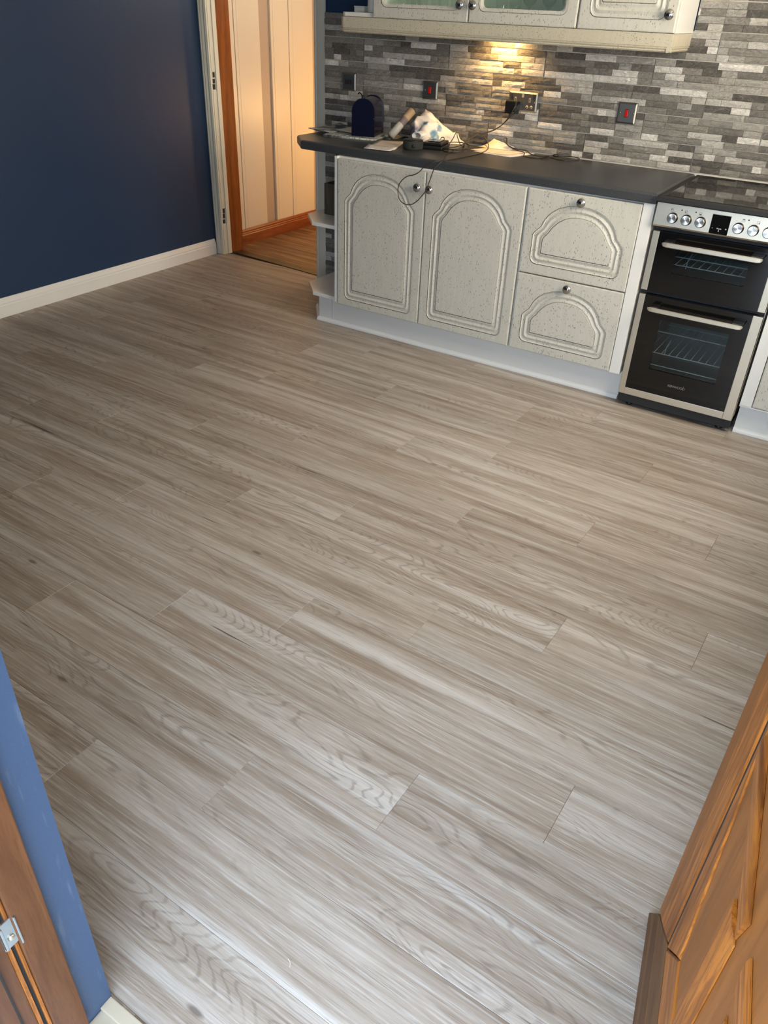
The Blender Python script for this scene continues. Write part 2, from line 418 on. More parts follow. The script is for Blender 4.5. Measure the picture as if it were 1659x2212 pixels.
def inset(poly, b):
    n = len(poly); out = []
    ar = sum(poly[i][0] * poly[(i + 1) % n][1] - poly[(i + 1) % n][0] * poly[i][1] for i in range(n))
    sg = 1 if ar > 0 else -1
    for i in range(n):
        p0, p1, p2 = Vector(poly[i - 1]), Vector(poly[i]), Vector(poly[(i + 1) % n])
        d1 = (p1 - p0); d2 = (p2 - p1)
        d1 = d1.normalized() if d1.length > 1e-9 else Vector((1, 0)); d2 = d2.normalized() if d2.length > 1e-9 else d1
        n1 = Vector((-d1.y, d1.x)) * sg; n2 = Vector((-d2.y, d2.x)) * sg
        m = n1 + n2; k = m.dot(n1)
        m = m / k if k > .25 else n1
        out.append(tuple(p1 + m * b))
    return out

def smooth_path(pts, k=6, cyclic=False):
    P = [Vector(p) for p in pts]; out = []; n = len(P)
    for i in range(n - 1):
        a = P[max(i - 1, 0)]; b = P[i]; c = P[i + 1]; d = P[min(i + 2, n - 1)]
        for j in range(k):
            t = j / k
            out.append(0.5 * ((2 * b) + (c - a) * t + (2 * a - 5 * b + 4 * c - d) * t * t + (3 * b - a - 3 * c + d) * t ** 3))
    out.append(P[-1]); return out

def tag(o, label=None, cat=None, group=None, kind=None):
    if label: o['label'] = label
    if cat: o['category'] = cat
    if group: o['group'] = group
    if kind: o['kind'] = kind
    return o
def thing(name, label, cat, loc=(0, 0, 0), rz=0, group=None):
    o = bpy.data.objects.new(name, None); COL.objects.link(o); o.empty_display_size = .05
    o.location = loc; o.rotation_euler = (0, 0, rz)
    return tag(o, label, cat, group)
def struct_empty(name, loc=(0, 0, 0), rz=0):
    o = bpy.data.objects.new(name, None); COL.objects.link(o); o.empty_display_size = .05
    o.location = loc; o.rotation_euler = (0, 0, rz); o['kind'] = 'structure'; return o
def struct(name, mb, mats):
    o = mb.build(name, mats); o['kind'] = 'structure'; return o

# ------------------------------------------------------------------ dimensions
XL, XR = -2.315, 1.95          # side walls
YF = -2.98                     # inner face of the wall with the garden door
YB = 0.590                     # plaster face behind the tiles
CH = 2.42
DJ = (-1.395, 0.646)           # right jamb corner of the hall doorway; that wall is 5 degrees askew
DA = R(-5.0)
def dw(a, b):                  # a along the doorway wall (0 at right jamb, negative to the left), b behind its face
    c, s_ = math.cos(DA), math.sin(DA)
    return (DJ[0] + a * c - b * s_, DJ[1] + a * s_ + b * c)

# ------------------------------------------------------------------ room shell
fl = struct('floor', MB().box(XL - .1, XR + .2, YF, 0.66, -.12, -.0062).box(-2.32, -1.32, .66, .83, -.12, -.006), 'joint')
struct('wall_left', MB().box(XL - .12, XL, YF - .26, 0.735, -.006, CH), 'navy')
mb = MB(); mb.box(-1.28, XR + .25, YB, YB + .15, -.006, CH)
wb = struct('wall_back', mb, ['navy'])
MB().box(-1.275, XR, .5787, YB, .065, 1.441).build('grout_bed', 'grout', wb)
MB().box(.626, XR, .5787, YB, 1.4412, 1.865).build('grout_bed', 'grout', wb)
# right wall with a window
mb = MB(); wy0, wy1, wz0, wz1 = -1.38, -.18, 1.08, 2.12
mb.box(XR, XR + .25, YF - .26, wy0, -.006, CH).box(XR, XR + .25, wy1, YB, -.006, CH).box(XR, XR + .25, wy0, wy1, -.006, wz0).box(XR, XR + .25, wy0, wy1, wz1, CH)
struct('wall_right', mb, 'white_wall')
wn = struct_empty('window_1', (XR + .12, -.78, wz0))
mb = MB()
for a, b_ in ((wy0, wy0 + .06), (wy1 - .06, wy1), (-.81, -.75)): mb.box(XR + .08, XR + .14, a, b_, wz0 + (.06 if a == -.81 else 0), wz1 - (.06 if a == -.81 else 0), .004)
mb.box(XR + .08, XR + .14, wy0 + .06, wy1 - .06, wz0, wz0 + .06, .004).box(XR + .08, XR + .14, wy0 + .06, wy1 - .06, wz1 - .06, wz1, .004)
mb.build('window_frame', 'gloss_white', wn)
MB().box(XR - .03, XR + .08, wy0 + .002, wy1 - .002, wz0, wz0 + .02, .003).build('window_sill', 'gloss_white', wn)
# front wall with the garden door opening
mb = MB(); ox0, ox1, oz = .856, 1.79, 2.08
mb.box(XL, ox0 - .004, YF - .26, YF, -.12, CH).box(ox1, XR, YF - .26, YF, -.12, CH).box(ox0 - .004, ox1, YF - .26, YF, oz, CH)
wf = struct('wall_front', mb, 'navy')
MB().box(ox0 - .004, ox0, -3.034, YF, 0, oz).build('door_reveal', 'navy_skylit', wf)
struct('ceiling', MB().box(XL - .12, XR + .25, YF - .26, 0.75, CH, CH + .1), 'ceiling')
struct('patio', MB().box(-4, 6, -8, -3.27, -.2, -.10), 'patio')

# doorway wall above the opening, and hall shell
x0, y0 = dw(-.93, 0); 
def dpoly(a0, a1, b0, b1): return [dw(a0, b0), dw(a1, b0), dw(a1, b1), dw(a0, b1)]
mb = MB(); mb.prism(dpoly(-.93, .10, .002, .14), 2.08, CH); mb.prism(dpoly(.031, .11, .020, .15), 0, 2.08); mb.prism(dpoly(-1.02, -.911, .002, .175), 0, CH)
struct('wall_doorway', mb, 'white_wall')
HX = -2.335
mb = MB(); mb.box(HX - .1, HX, .90, 3.4, 0, CH)
hw = struct('wall_hall_left', mb, 'hall_strip')
# cream boards and strips of the hall wall (y ranges), proud of the beige backing
for a, b_, th in ((.905, 1.030, .010), (1.034, 1.060, .013), (1.064, 1.280, .010), (1.388, 1.396, .016), (1.400, 1.417, .012), (1.421, 1.583, .010), (1.587, 1.624, .013), (1.628, 1.855, .010), (1.91, 2.2, .010), (2.205, 2.5, .010), (2.505, 2.8, .010), (2.805, 3.1, .010), (3.105, 3.39, .010)):
    MB().box(HX + .0005, HX + th, a, b_, .085, CH - .01, .002).build('panel', 'hall_panel', hw)
struct('wall_hall_back', MB().box(HX, -.2, 3.4, 3.5, 0, CH), 'hall_panel')
struct('wall_hall_right', MB().box(-.3, -.2, .76, 3.4, 0, CH), 'hall_panel')
struct('ceiling', MB().box(HX, -.2, .76, 3.5, CH, CH + .1), 'ceiling')
hf = struct('floor', MB().box(HX - .02, -.2, .835, 3.4, -.12, -.006), 'joint')
random.seed(3)
yy = .0
bmz = []
for i in range(21):
    b0 = .185 + i * .125
    cuts = [-1.2, random.uniform(-.9, .2), 1.4]
    for c0_, c1_ in zip(cuts[:-1], cuts[1:]):
        poly = dpoly(c0_ + .001, c1_ - .001, b0 + .0015, b0 + .1235)
        # clip to the hall rectangle
        def clip(poly, ax, lim, keep_gt):
            out = []
            for i_ in range(len(poly)):
                p, q_ = poly[i_], poly[(i_ + 1) % len(poly)]
                ip = (p[ax] >= lim) == keep_gt or p[ax] == lim; iq = (q_[ax] >= lim) == keep_gt or q_[ax] == lim
                if ip: out.append(p)
                if ip != iq:
                    t_ = (lim - p[ax]) / (q_[ax] - p[ax]); out.append((p[0] + (q_[0] - p[0]) * t_, p[1] + (q_[1] - p[1]) * t_))
            return out
        for ax, lim, kg in ((0, HX + .016, True), (0, -.3, False), (1, 3.4, False), (1, .835, True)):
            if len(poly) > 2: poly = clip(poly, ax, lim, kg)
        if len(poly) > 2:
            cx_ = sum(p[0] for p in poly) / len(poly); cy_ = sum(p[1] for p in poly) / len(poly)
            o = MB().prism([(p[0] - cx_, p[1] - cy_) for p in poly], -.006, 0, .0012).build('floorboard', 'hallboard', hf, local=True)
            o.location = (cx_, cy_, 0)

# kitchen vinyl planks, laid 1.07 degrees off the units
FA = -0.01865; PW = .1805; PL = 1.22; PY0 = -1.74138; GX = 7.155
joints = {0: 7.672, 1: 7.352, 2: 8.26, 3: 7.915, -1: 7.999, -2: 8.328, -3: 7.47, -4: 7.819, -5: 8.211, -6: 7.368, -7: 7.708, -8: 7.028, -9: 7.641, -10: 7.907,
          4: 7.58, 5: 7.24, 6: 8.12, 7: 7.78, -11: 7.20, -12: 7.55, -13: 7.9, -14: 7.1}
ca, sa = math.cos(FA), math.sin(FA)
floor_poly_limits = ((0, XL + .002, True), (0, XR - .002, False), (1, YF + .001, True), (1, .83, False))
def wallclip(poly):      # stops at the tiled wall right of x=-1.28 and at the threshold left of it
    cyc = sum(p[1] for p in poly) / len(poly)
    return poly
for n in range(-15, 8):
    yt = PY0 - n * PW; yb = yt - PW
    jx = joints.get(n, 7.3)
    k0 = math.floor((4.5 - jx) / PL) - 1
    for k in range(k0, k0 + 7):
        a0 = jx + k * PL; a1 = a0 + PL
        g = .0002
        poly = [(a0 + g, yb + g), (a1 - g, yb + g), (a1 - g, yt - g), (a0 + g, yt - g)]
        poly = [(ca * a - sa * b - GX, sa * a + ca * b) for a, b in poly]
        for ax, lim, kg in floor_poly_limits:
            if len(poly) > 2: poly = clip(poly, ax, lim, kg)
        if len(poly) < 3: continue
        if max(p[1] for p in poly) > YB - .001:
            # split: left of -1.39 may run to the threshold, the rest ends at the wall
            left = clip(poly, 0, -1.40, False); left = clip(left, 1, .745, False) if len(left) > 2 else left
            right = clip(poly, 0, -1.40, True); right = clip(right, 1, YB - .001, False) if len(right) > 2 else right
            pieces = [p for p in (left, right) if len(p) > 2]
        else: pieces = [poly]
        for poly in pieces:
            cx_ = sum(p[0] for p in poly) / len(poly); cy_ = sum(p[1] for p in poly) / len(poly)
            loc = [((p[0] - cx_) * ca + (p[1] - cy_) * sa, -(p[0] - cx_) * sa + (p[1] - cy_) * ca) for p in poly]
            o = MB().prism(loc, -.005, 0, .0007).build('plank', 'floor', fl, local=True)
            o.location = (cx_, cy_, 0); o.rotation_euler = (0, 0, FA)

# skirting on the left wall and in the hall
def profile_y(prof, y0, y1, name, mat, xface, parent=None):
    """prof = (x offset from wall, z) list, extruded in y"""
    mb = MB(); mb.rings([[(xface + a, y0, z) for a, z in prof], [(xface + a, y1, z) for a, z in prof]])
    return mb.build(name, mat, parent)
pr = [(0, 0), (.016, 0), (.016, .060), (.013, .066), (.014, .072), (.009, .084), (.007, .090), (.004, .098), (0, .098)]
o = profile_y(pr, YF, .695, 'baseboard_left', 'gloss_white', XL); o['kind'] = 'structure'
pr = [(0, 0), (.018, 0), (.018, .064), (.013, .070), (.015, .076), (.010, .082), (.012, .090), (.006, .103), (0, .103)]
o = profile_y(pr, .905, 3.4, 'baseboard_hall', 'pine_skirt', HX + .0165); o['kind'] = 'structure'
o = MB().box(HX, HX + .0165, .905, 3.4, 0, .084).build('backing_batten', 'hall_strip', o)

# ------------------------------------------------------------------ hall doorway (door_1)
d1 = struct_empty('door_1', (DJ[0], DJ[1], 0), DA)
def dl(name, mb, mat): return mb.build(name, mat, d1, local=True)   # local: x along wall, y into hall
WL = -.86
# left side: moulded architrave + worn white lining with hinge recesses
mb = MB(); prof = [(-.060, 0), (-.060, -.016), (-.050, -.020), (-.040, -.016), (-.034, -.018), (-.020, -.012), (-.010, -.014), (.004, -.010), (.004, 0)]
mb.rings([[(WL + a, b, 0) for a, b in prof], [(WL + a, b, 2.10) for a, b in prof]])
dl('architrave', mb, 'old_white')
mb = MB(); zz = [(0, .200), (.300, 1.0), (1.105, 2.04)]
for z0_, z1_ in zz: mb.box(WL - .03, WL + .006, .001, .030, z0_, z1_)
mb.box(WL - .03, WL + .002, .001, .030, .200, .300).box(WL - .03, WL + .002, .001, .030, 1.0, 1.105)
mb.box(WL - .03, WL + .012, .031, .060, 0, 2.04)
dl('lining', mb, 'old_white')
for zc in (.25, 1.052):
    mb = MB(); random.seed(int(zc * 100))
    for k in range(3): mb.box(WL - .012, WL + .0035 + .001 * k, .004 + .003 * k, .024, zc - .048 + .033 * k, zc - .048 + .033 * k + .026 + random.uniform(-.004, .004))
    dl('hinge_recess', mb, 'groove')
dl('post', MB().box(WL - .05, WL + .010, .0605, .170, 0, 2.04, .002), 'pine')
# right side
mb = MB(); prof = [(.004, 0), (.004, -.012), (.014, -.016), (.022, -.012), (.032, -.018), (.050, -.020), (.066, -.020), (.090, -.016), (.090, 0)]
mb.rings([[(a, b, 0) for a, b in prof], [(a, b, 2.10) for a, b in prof]]); dl('architrave', mb, 'old_white')
dl('lining', MB().box(-.006, .03, .001, .15, 0, 2.04, .001), 'old_white')
mb = MB().box(WL - .03, .03, .001, .15, 2.04, 2.075); dl('lining', mb, 'old_white')
dl('architrave', MB().box(WL + .004, .004, -.018, 0, 2.05, 2.12, .003), 'old_white')
# threshold bar
th = struct_empty('trim_1', (DJ[0], DJ[1], 0), DA)
mb = MB(); mb.box(WL + .010, -.008, .068, .112, -.004, .0045, .002); mb.build('cover_bar', 'bronze', th, local=True)
mb = MB(); mb.box(WL + .010, -.008, .114, .150, -.005, .0035, .0012); mb.build('cover_bar', 'bronze', th, local=True)
MB().box(WL + .010, -.008, .150, .186, -.006, -.001).build('timber_strip', 'hallboard', th, local=True)

# garden door frame (door_2): left jamb of woodgrain upvc in the opening
d2 = struct_empty('door_2', (ox0, YF, 0))
mb = MB()
mb.box(ox0, ox0 + .014, -3.084, -3.0345, .03, 2.06, .002)                   # flat cover
mb.build('frame_upright', 'oakframe', d2)
mb = MB(); mb.box(ox0, ox0 + .010, -3.0895, -3.0845, .03, 2.06, .001); mb.box(ox0, ox0 + .010, -3.1015, -3.0955, .03, 2.06, .001)
mb.build('frame_bead', 'oakleaf_z', d2)
MB().box(ox0, ox0 + .006, -3.0955, -3.0895, .03, 2.06).build('gasket_gap', 'rubber', d2)
mb = MB(); mb.box(ox0, ox0 + .008, -3.120, -3.1016, .03, 2.06, .001); mb.box(ox0, ox0 + .012, -3.150, -3.1205, .03, 2.06, .001); mb.box(ox0, ox0 + .02, -3.235, -3.1505, .03, 2.06, .001)
mb.build('frame_rebate', 'oakframe', d2)
MB().box(ox0, ox0 + .0135, -3.1235, -3.1206, .03, 2.06, .0005).build('gasket_gap', 'rubber', d2)
# zinc lock keep
kp = MB(); kp.box(ox0 + .0005, ox0 + .0125, -3.104, -3.078, .372, .43, .0008); kp.box(ox0 + .0125, ox0 + .019, -3.104, -3.100, .380, .43, .0008); kp.box(ox0 + .0125, ox0 + .017, -3.082, -3.079, .365, .43, .0008)
k_ = kp.build('lock_keep', 'zinc', d2)
MB().lathe([(.0048, 0), (.0048, .002), (.003, .0032), (.0001, .0033)], (ox0 + .0125, -3.091, .392), (1, 0, 0), 16).build('screw', 'steel', k_)
MB().lathe([(.0055, 0), (.0055, .002), (.002, .002), (.0018, .001), (.0001, .001)], (ox0 + .0125, -3.131, .345), (1, 0, 0), 16).build('screw', 'steel', d2)
# right jamb and head of the frame
mb = MB(); mb.box(1.735, ox1, -3.20, -3.115, .03, 2.02, .002); mb.box(ox0 + .02, ox1, -3.20, -3.115, 2.02, oz, .002); mb.build('frame_head', 'oakframe', d2)
mb = MB(); mb.box(ox0, ox1, -3.24, YF - .001, -.10, .004, .003); mb.box(ox0, ox1, -3.005, YF - .001, .004, .012, .002)
sill = mb.build('trim_2', 'sill'); sill['kind'] = 'structure'
MB().box(ox0 + .022, ox1 - .06, -3.15, -3.03, .0045, .014, .002).build('sill_bar', 'sill_white', sill)

# open garden door leaf
Fp = (1.613, -2.289); la = math.atan2(-.987, .160)
leaf = thing('door_leaf', 'open woodgrain brown garden door leaf with raised mouldings at lower right', 'door', (Fp[0], Fp[1], 0), la)
# local x = s towards the hinge, local y = +normal to the left of travel (away from the camera side) -> camera side is -y
def lf(name, mb, mat): return mb.build(name, mat, leaf, local=True)
Z1 = 2.03
def plate_(poly, y0, y1, b=.001):     # (s, z) outline, front at y0
    rs = [[(a, y1, c) for a, c in poly], [(a, y0 + b, c) for a, c in poly], [(a, y0, c) for a, c in inset(poly, b)]]
    return MB().rings(rs)
ZT_ = Z1 - .07
lf('core_panel', plate_([(.305, .376), (.80, .376), (.80, ZT_), (.2395, ZT_), (.2395, .735)], .0015, .058), 'oakflat')
lf('stile', plate_([(.076, .134), (.121, .172), (.121, Z1), (.072, Z1)], .0, .060), 'oakflat')
lf('stile_bead', plate_([(.1215, .173), (.2095, .258), (.2095, Z1), (.1215, Z1)], -.0012, .05, .003), 'oakleaf_z')
lf('gasket_gap', plate_([(.2100, .259), (.2240, .271), (.2240, ZT_), (.2100, ZT_)], .0012, .03), 'rubber')  # dark strip stands in for the shadowed gap beside the glazing bead
lf('glazing_bead', plate_([(.2245, .272), (.303, .374), (.2390, .735), (.2390, ZT_), (.2245, ZT_)], -.0008, .03, .002), 'oakleaf_z')
lf('weather_bar', plate_([(.001, .006), (.80, .006), (.80, .1315), (.081, .1315)], -.0005, .058, .0015), 'darkoak')
lf('bottom_rail', plate_([(.083, .133), (.80, .133), (.80, .262), (.2150, .262), (.1218, .172)], -.0005, .050, .0015), 'darkoak')
lf('bottom_bead', plate_([(.2255, .2635), (.80, .2635), (.80, .3745), (.3045, .3745)], -.0005, .050, .0025), 'oakleaf_x')
lf('top_rail', plate_([(.2150, ZT_ + .001), (.80, ZT_ + .001), (.80, Z1), (.2150, Z1)], .0, .058), 'oakflat')
# raised panel mouldings
def ridge(poly_a, poly_b, h=.012):
    return MB().rings([poly_a, poly_b])
def bar(p0, p1, wd, h):       # bevelled moulding between two (s,z) points lying on the face
    p0 = Vector(p0); p1 = Vector(p1); d = (p1 - p0).normalized(); n_ = Vector((-d.y, d.x))
    sec = [(-.5, 0), (-.5, h * .5), (-.32, h), (.10, h * .86), (.30, h * .45), (.5, h * .3), (.5, 0)]
    rs = []
    for p, e in ((p0, 0), (p1, 0)):
        rs.append([((p + n_ * (a * wd)).x, .001 - b_, (p + n_ * (a * wd)).y) for a, b_ in sec])
    return MB().rings(rs)
lf('panel_moulding', bar((.425, .675), (.425, .378), .056, .0055), 'oakleaf_z')
lf('panel_moulding', bar((.455, .705), (.242, .762), .058, .0055), 'oakleaf_x')
lf('panel_moulding', bar((.80, .718), (.505, .715), .055, .004), 'oakleaf_x')
lf('panel_moulding', bar((.535, .660), (.535, .378), .030, .003), 'oakleaf_z')

# ------------------------------------------------------------------ split-face tiles
random.seed(11)
TW, TH = .505, .1065
def tile_rows(z_lo, z_hi, x_lo, x_hi):
    ztop0 = 1.3345
    r0 = math.floor((ztop0 - z_hi) / TH) ; r1 = math.ceil((ztop0 - z_lo) / TH)
    for r in range(r0, r1):
        zt = ztop0 - r * TH; zb = zt - TH + .003
        off = -1.022 if r % 2 == 0 else -.775
        k = math.floor((x_lo - off) / TW)
        while off + k * TW < x_hi:
            xa = off + k * TW + .0018; xb = xa + TW - .0036; k += 1
            xa_, xb_ = max(xa, x_lo), min(xb, x_hi); za_, zb_ = max(zb, z_lo), min(zt, z_hi)
            if xb_ - xa_ < .012 or zb_ - za_ < .012: continue
            t = MB().box(xa_, xb_, .5765, .5786, za_, zb_).build('tile', 'tilebody', wb)
            sh = (zt - zb) / 4
            for i in range(4):
                s0 = zt - (i + 1) * sh; s1 = s0 + sh - .0008
                s0_, s1_ = max(s0 + .0008, za_), min(s1, zb_)
                if s1_ - s0_ < .006: continue
                x = xa; first = True
                while x < xb - .001:
                    L = random.choice((.045, .07, .09, .11, .13, .16, .19)) * random.uniform(.85, 1.15)
                    if xb - (x + L) < .035: L = xb - x
                    a, b_ = max(x, xa_), min(x + L - .0012, xb_); x += L
                    if b_ - a < .008: continue
                    dep = random.uniform(0, .0045)
                    nx = max(2, int((b_ - a) / .022)); mb = MB(); vs = []; fs = []
                    for jz in range(3):
                        for ix in range(nx + 1):
                            e = ix in (0, nx) or jz in (0, 2)
                            yv = .5735 - dep - (0 if e else random.uniform(.0008, .0042)) + (random.uniform(-.0006, .0006) if e else 0)
                            vs.append((a + (b_ - a) * ix / nx, yv, s0_ + (s1_ - s0_) * jz / 2))
                    W_ = nx + 1
                    for jz in range(2):
                        for ix in range(nx): fs.append((jz * W_ + ix, jz * W_ + ix + 1, (jz + 1) * W_ + ix + 1, (jz + 1) * W_ + ix))
                    bi = len(vs); vs += [(a, .5764, s0_), (b_, .5764, s0_), (b_, .5764, s1_), (a, .5764, s1_)]
                    bot = list(range(0, W_)); top = list(range(2 * W_, 3 * W_))
                    fs.append(tuple(bot[::-1]) + (bi, bi + 1)); fs.append(tuple(top) + (bi + 2, bi + 3))
                    fs.append((0, W_, 2 * W_, bi + 3, bi)); fs.append((nx, bi + 1, bi + 2, 2 * W_ + nx, W_ + nx))
                    mb.add(vs, fs); mb.build('stone_strip', 'stone', t, local=True)
tile_rows(.908, 1.336, -1.275, 1.945)
tile_rows(1.337, 1.4411, -1.275, .7385)
tile_rows(1.4435, 1.86, .628, .7385)
tile_rows(1.337, 1.86, .7395, 1.945)
tile_rows(.07, .864, -1.275, -.82)

# ------------------------------------------------------------------ cabinet doors
ARCH_O = [(.203, .655), (.204, .670), (.195, .684), (.183, .696), (.172, .706), (.165, .720), (.158, .737), (.146, .755), (.13, .772), (.105, .790), (.07, .804), (.035, .811), (0, .813)]
ARCH_I = [(.153, .645), (.152, .656), (.146, .667), (.138, .677), (.129, .687), (.121, .701), (.112, .713), (.100, .726), (.085, .739), (.065, .751), (.042, .759), (.020, .762), (0, .763)]
def contour(arch, zb, rad, dz):
    hw_ = arch[0][0]; pts = []
    # start bottom centre, go right, up, over arch, down left
    def corner(cx, cz, a0):
        return [(cx + rad * math.cos(R(a0 + t)), cz + rad * math.sin(R(a0 + t))) for t in (0, 22.5, 45, 67.5, 90)]
    r = [(0, zb), (hw_ * .5, zb)] + corner(hw_ - rad, zb + rad, -90) + [(hw_, zb + rad + (arch[0][1] - zb - rad) * k / 4) for k in (1, 2, 3)] + arch
    l = [(-x, z) for x, z in reversed(r[1:-1])]
    return [(x, z + dz) for x, z in r + l]
def resample(poly): return poly
PROF = [(0, 0), (.03, -.0022), (.06, -.0008), (.14, -.0045), (.26, -.0050), (.36, -.0030), (.46, -.0008), (.56, -.0030), (.64, -.0050), (.74, -.0040), (.86, -.0012), (.94, -.0008), (.97, -.0024), (1, -.0002)]
def front_panel(mb, x0, x1, z0, z1, y, th, outer, inner, holes=False):
    """front face at y (facing -y), routed moulding between outer and inner closed contours"""
    b = .005
    rect = lambda i: [(x0 + i, z0 + i), (x1 - i, z0 + i), (x1 - i, z1 - i), (x0 + i, z1 - i)]
    P3 = lambda pl, yy: [(a, yy, c) for a, c in pl]
    mb.cur = 0
    mb.rings([P3(rect(0), y + th), P3(rect(0), y + b), P3(rect(b * .3), y + b * .3), P3(rect(b), y)], cap0=True, cap1=False)
    # flat between rect and outer contour
    ro = rect(b); n = len(outer)
    tri = tessellate_polygon([[Vector((a, c, 0)) for a, c in ro], [Vector((a, c, 0)) for a, c in outer]])
    allp = P3(ro, y) + P3(outer, y); mb.add(allp, [tuple(t) for t in tri])
    prev = None
    for i, (t, d) in enumerate(PROF):
        ring = [(o_[0] + (i_[0] - o_[0]) * t, y - d, o_[1] + (i_[1] - o_[1]) * t) for o_, i_ in zip(outer, inner)]
        if prev is not None:
            mb.cur = 1 if i in (1, len(PROF) - 2) else 0
            mb.sm = mb.cur == 0
            mb.rings([prev, ring], False, False)
            mb.sm = False
        prev = ring
    mb.cur = 0
    if not holes:
        tri = tessellate_polygon([[Vector((p[0], p[2], 0)) for p in prev]]); mb.add(prev, [tuple(t) for t in tri])
    mb.cur = 0
    return prev
def knob(x, z, y, parent):
    k = MB().lathe([(.009, 0), (.007, .006), (.0065, .010), (.014, .014), (.0185, .017), (.0190, .020), (.0165, .024), (.0140, .0235), (.0125, .0255), (.006, .0275), (.0001, .028)], (x, y, z), (0, -1, 0), 28)
    return k.build('knob', 'chrome', parent)
ZB, ZT = .1426, .8576
def arched(xc, dz=0, zb_o=.179, zb_i=.234):
    o_ = contour(ARCH_O, zb_o, .030, dz); i_ = contour(ARCH_I, zb_i, .004, dz)
    return [(x + xc, z) for x, z in o_], [(x + xc, z) for x, z in i_]
def base_door(x0, x1, parent, kx):
    xc = (x0 + x1) / 2; o_, i_ = arched(xc); mb = MB(); front_panel(mb, x0, x1, ZB, ZT, 0, .019, o_, i_)
    d = mb.build('door', ['door', 'groove'], parent); knob(kx, .786, .0, d); return d
def carcass(parent, x0, x1, y0=.021, y1=.57, z0=ZB, z1=.866):
    mb = MB(); t = .016
    mb.box(x0, x0 + t, y0, y1, z0, z1).box(x1 - t, x1, y0, y1, z0, z1).box(x0 + t, x1 - t, y0, y1, z0, z0 + t).box(x0 + t, x1 - t, y0, y0 + .1, z1 - t, z1).box(x0 + t, x1 - t, y1 - .008, y1, z0 + t, z1)
    return mb.build('carcass', 'cabinet_white', parent)

X1, X2, X3 = -.785, -.2855, .2145
bc = thing('base_cabinet', 'cream base cabinet with two arched doors under the worktop', 'cabinet', (-.285, .3, ZB))
carcass(bc, X1 - .001, X3 + .0005)
base_door(X1 + .003, X2 - .002, bc, -.321); base_door(X2 + .002, X3 - .002, bc, -.256)
dc = thing('drawer_cabinet', 'cream cabinet with two arched deep drawers left of the cooker', 'cabinet', (.465, .3, ZB))
carcass(dc, X3 + .001, .7175)
for z0_, z1_, dz in ((.502, ZT, 0), (ZB, .498, -.361)):
    o_, i_ = arched(.4685, dz, .546, .598); mb = MB(); front_panel(mb, .2215, .7155, z0_, z1_, 0, .019, o_, i_)
    d = mb.build('drawer', ['door', 'groove'], dc); knob(.4665, .830 + dz, 0, d)
MB().box(.718, .764, 0, .30, ZB, .866, .001).build('filler_panel', 'cabinet_white', dc)
# plinth with rounded beading
pl = thing('plinth', 'white kickboard with beading along the floor under the cream cabinets', 'kickboard', (0, .08, 0))
PY = .072
def angled(mb, pts, th, z0, z1):
    a = [Vector(p) for p in pts]; out = []
    for i, p in enumerate(a):
        d = (a[min(i + 1, len(a) - 1)] - a[max(i - 1, 0)]).normalized(); out.append(p + Vector((-d.y, d.x)) * th)
    poly = [tuple(p) for p in a] + [tuple(p) for p in reversed(out)]
    return mb.prism(poly, z0, z1)
MB().box(-.865, .762, PY, PY + .016, 0, ZB - .001).build('board', 'cabinet_white', pl)
mb = MB(); angled(mb, [(-1.085, .235), (-.955, PY), (-.868, PY)], .016, 0, ZB - .001); mb.build('board', 'cabinet_white', pl)
mb = MB(); 
def beading(path, r=.014, h=.020):
    pr_ = [(0, 0), (-r, 0), (-r, h * .45), (-r * .7, h * .8), (-r * .25, h), (0, h)]
    rs = []
    P_ = [Vector(p) for p in path]
    for i, p in enumerate(P_):
        d1_ = (P_[i] - P_[i - 1]).normalized() if i else (P_[1] - P_[0]).normalized()
        d2_ = (P_[i + 1] - P_[i]).normalized() if i < len(P_) - 1 else d1_
        n1 = Vector((-d1_.y, d1_.x)); n2 = Vector((-d2_.y, d2_.x)); m = (n1 + n2); m = m / m.dot(n1)
        rs.append([(p.x + m.x * a, p.y + m.y * a, z) for a, z in pr_])
    return MB().rings(rs)
beading([(-1.085, .235), (-.955, PY), (.762, PY)]).build('beading', 'gloss_white', pl)

# right-hand cabinet beside the cooker
rc = thing('base_cabinet', 'cream base cabinet right of the cooker, only its lower corner in view', 'cabinet', (1.6, .3, ZB))
carcass(rc, 1.300, 1.86)
MB().box(1.283, 1.329, 0, .3, .1425, .866, .001).build('filler_panel', 'cabinet_white', rc)
base_door(1.3315, 1.86, rc, 1.81)
pr2 = thing('plinth', 'warm lit white kickboard right of the black cooker', 'kickboard', (1.6, .08, 0))
MB().box(1.283, 1.94, .055, .071, 0, .1355).build('board', 'cabinet_white', pr2)
beading([(1.283, .055), (1.94, .055)]).build('beading', 'gloss_white', pr2)
MB().box(1.283, 1.94, .002, .30, .1360, .1416).build('base_strip', 'cabinet_white', pr2)

# open corner shelf unit
cs = thing('corner_shelf_unit', 'white open end shelves with clipped corner below worktop end', 'shelf', (-.95, .3, .15))
def shelf_poly(): return [(-.803, .021), (-.958, .021), (-1.083, .150), (-1.083, .40), (-1.05, .568), (-.803, .568)]
for z0_ in (.150, .516): MB().prism(shelf_poly()[::-1], z0_, z0_ + .018, .0015).build('shelf', 'cabinet_white', cs)
MB().box(-.802, -.787, .004, .568, .150, .866, .001).build('side_panel', 'cabinet_white', cs)
cr = thing('wooden_crate', 'weathered grey brown wooden box standing on the middle corner shelf', 'box', (-.92, .28, .5345))
mb = MB(); mb.box(-1.010, -.830, .200, .212, .5345, .690, .0015).build('front_board', 'crate', cr)
mb = MB(); mb.box(-1.010, -.998, .2125, .340, .5345, .690, .0015).build('side_board', 'crate', cr)
mb = MB(); mb.box(-.842, -.830, .2125, .340, .5345, .690, .0015).build('side_board', 'crate', cr)
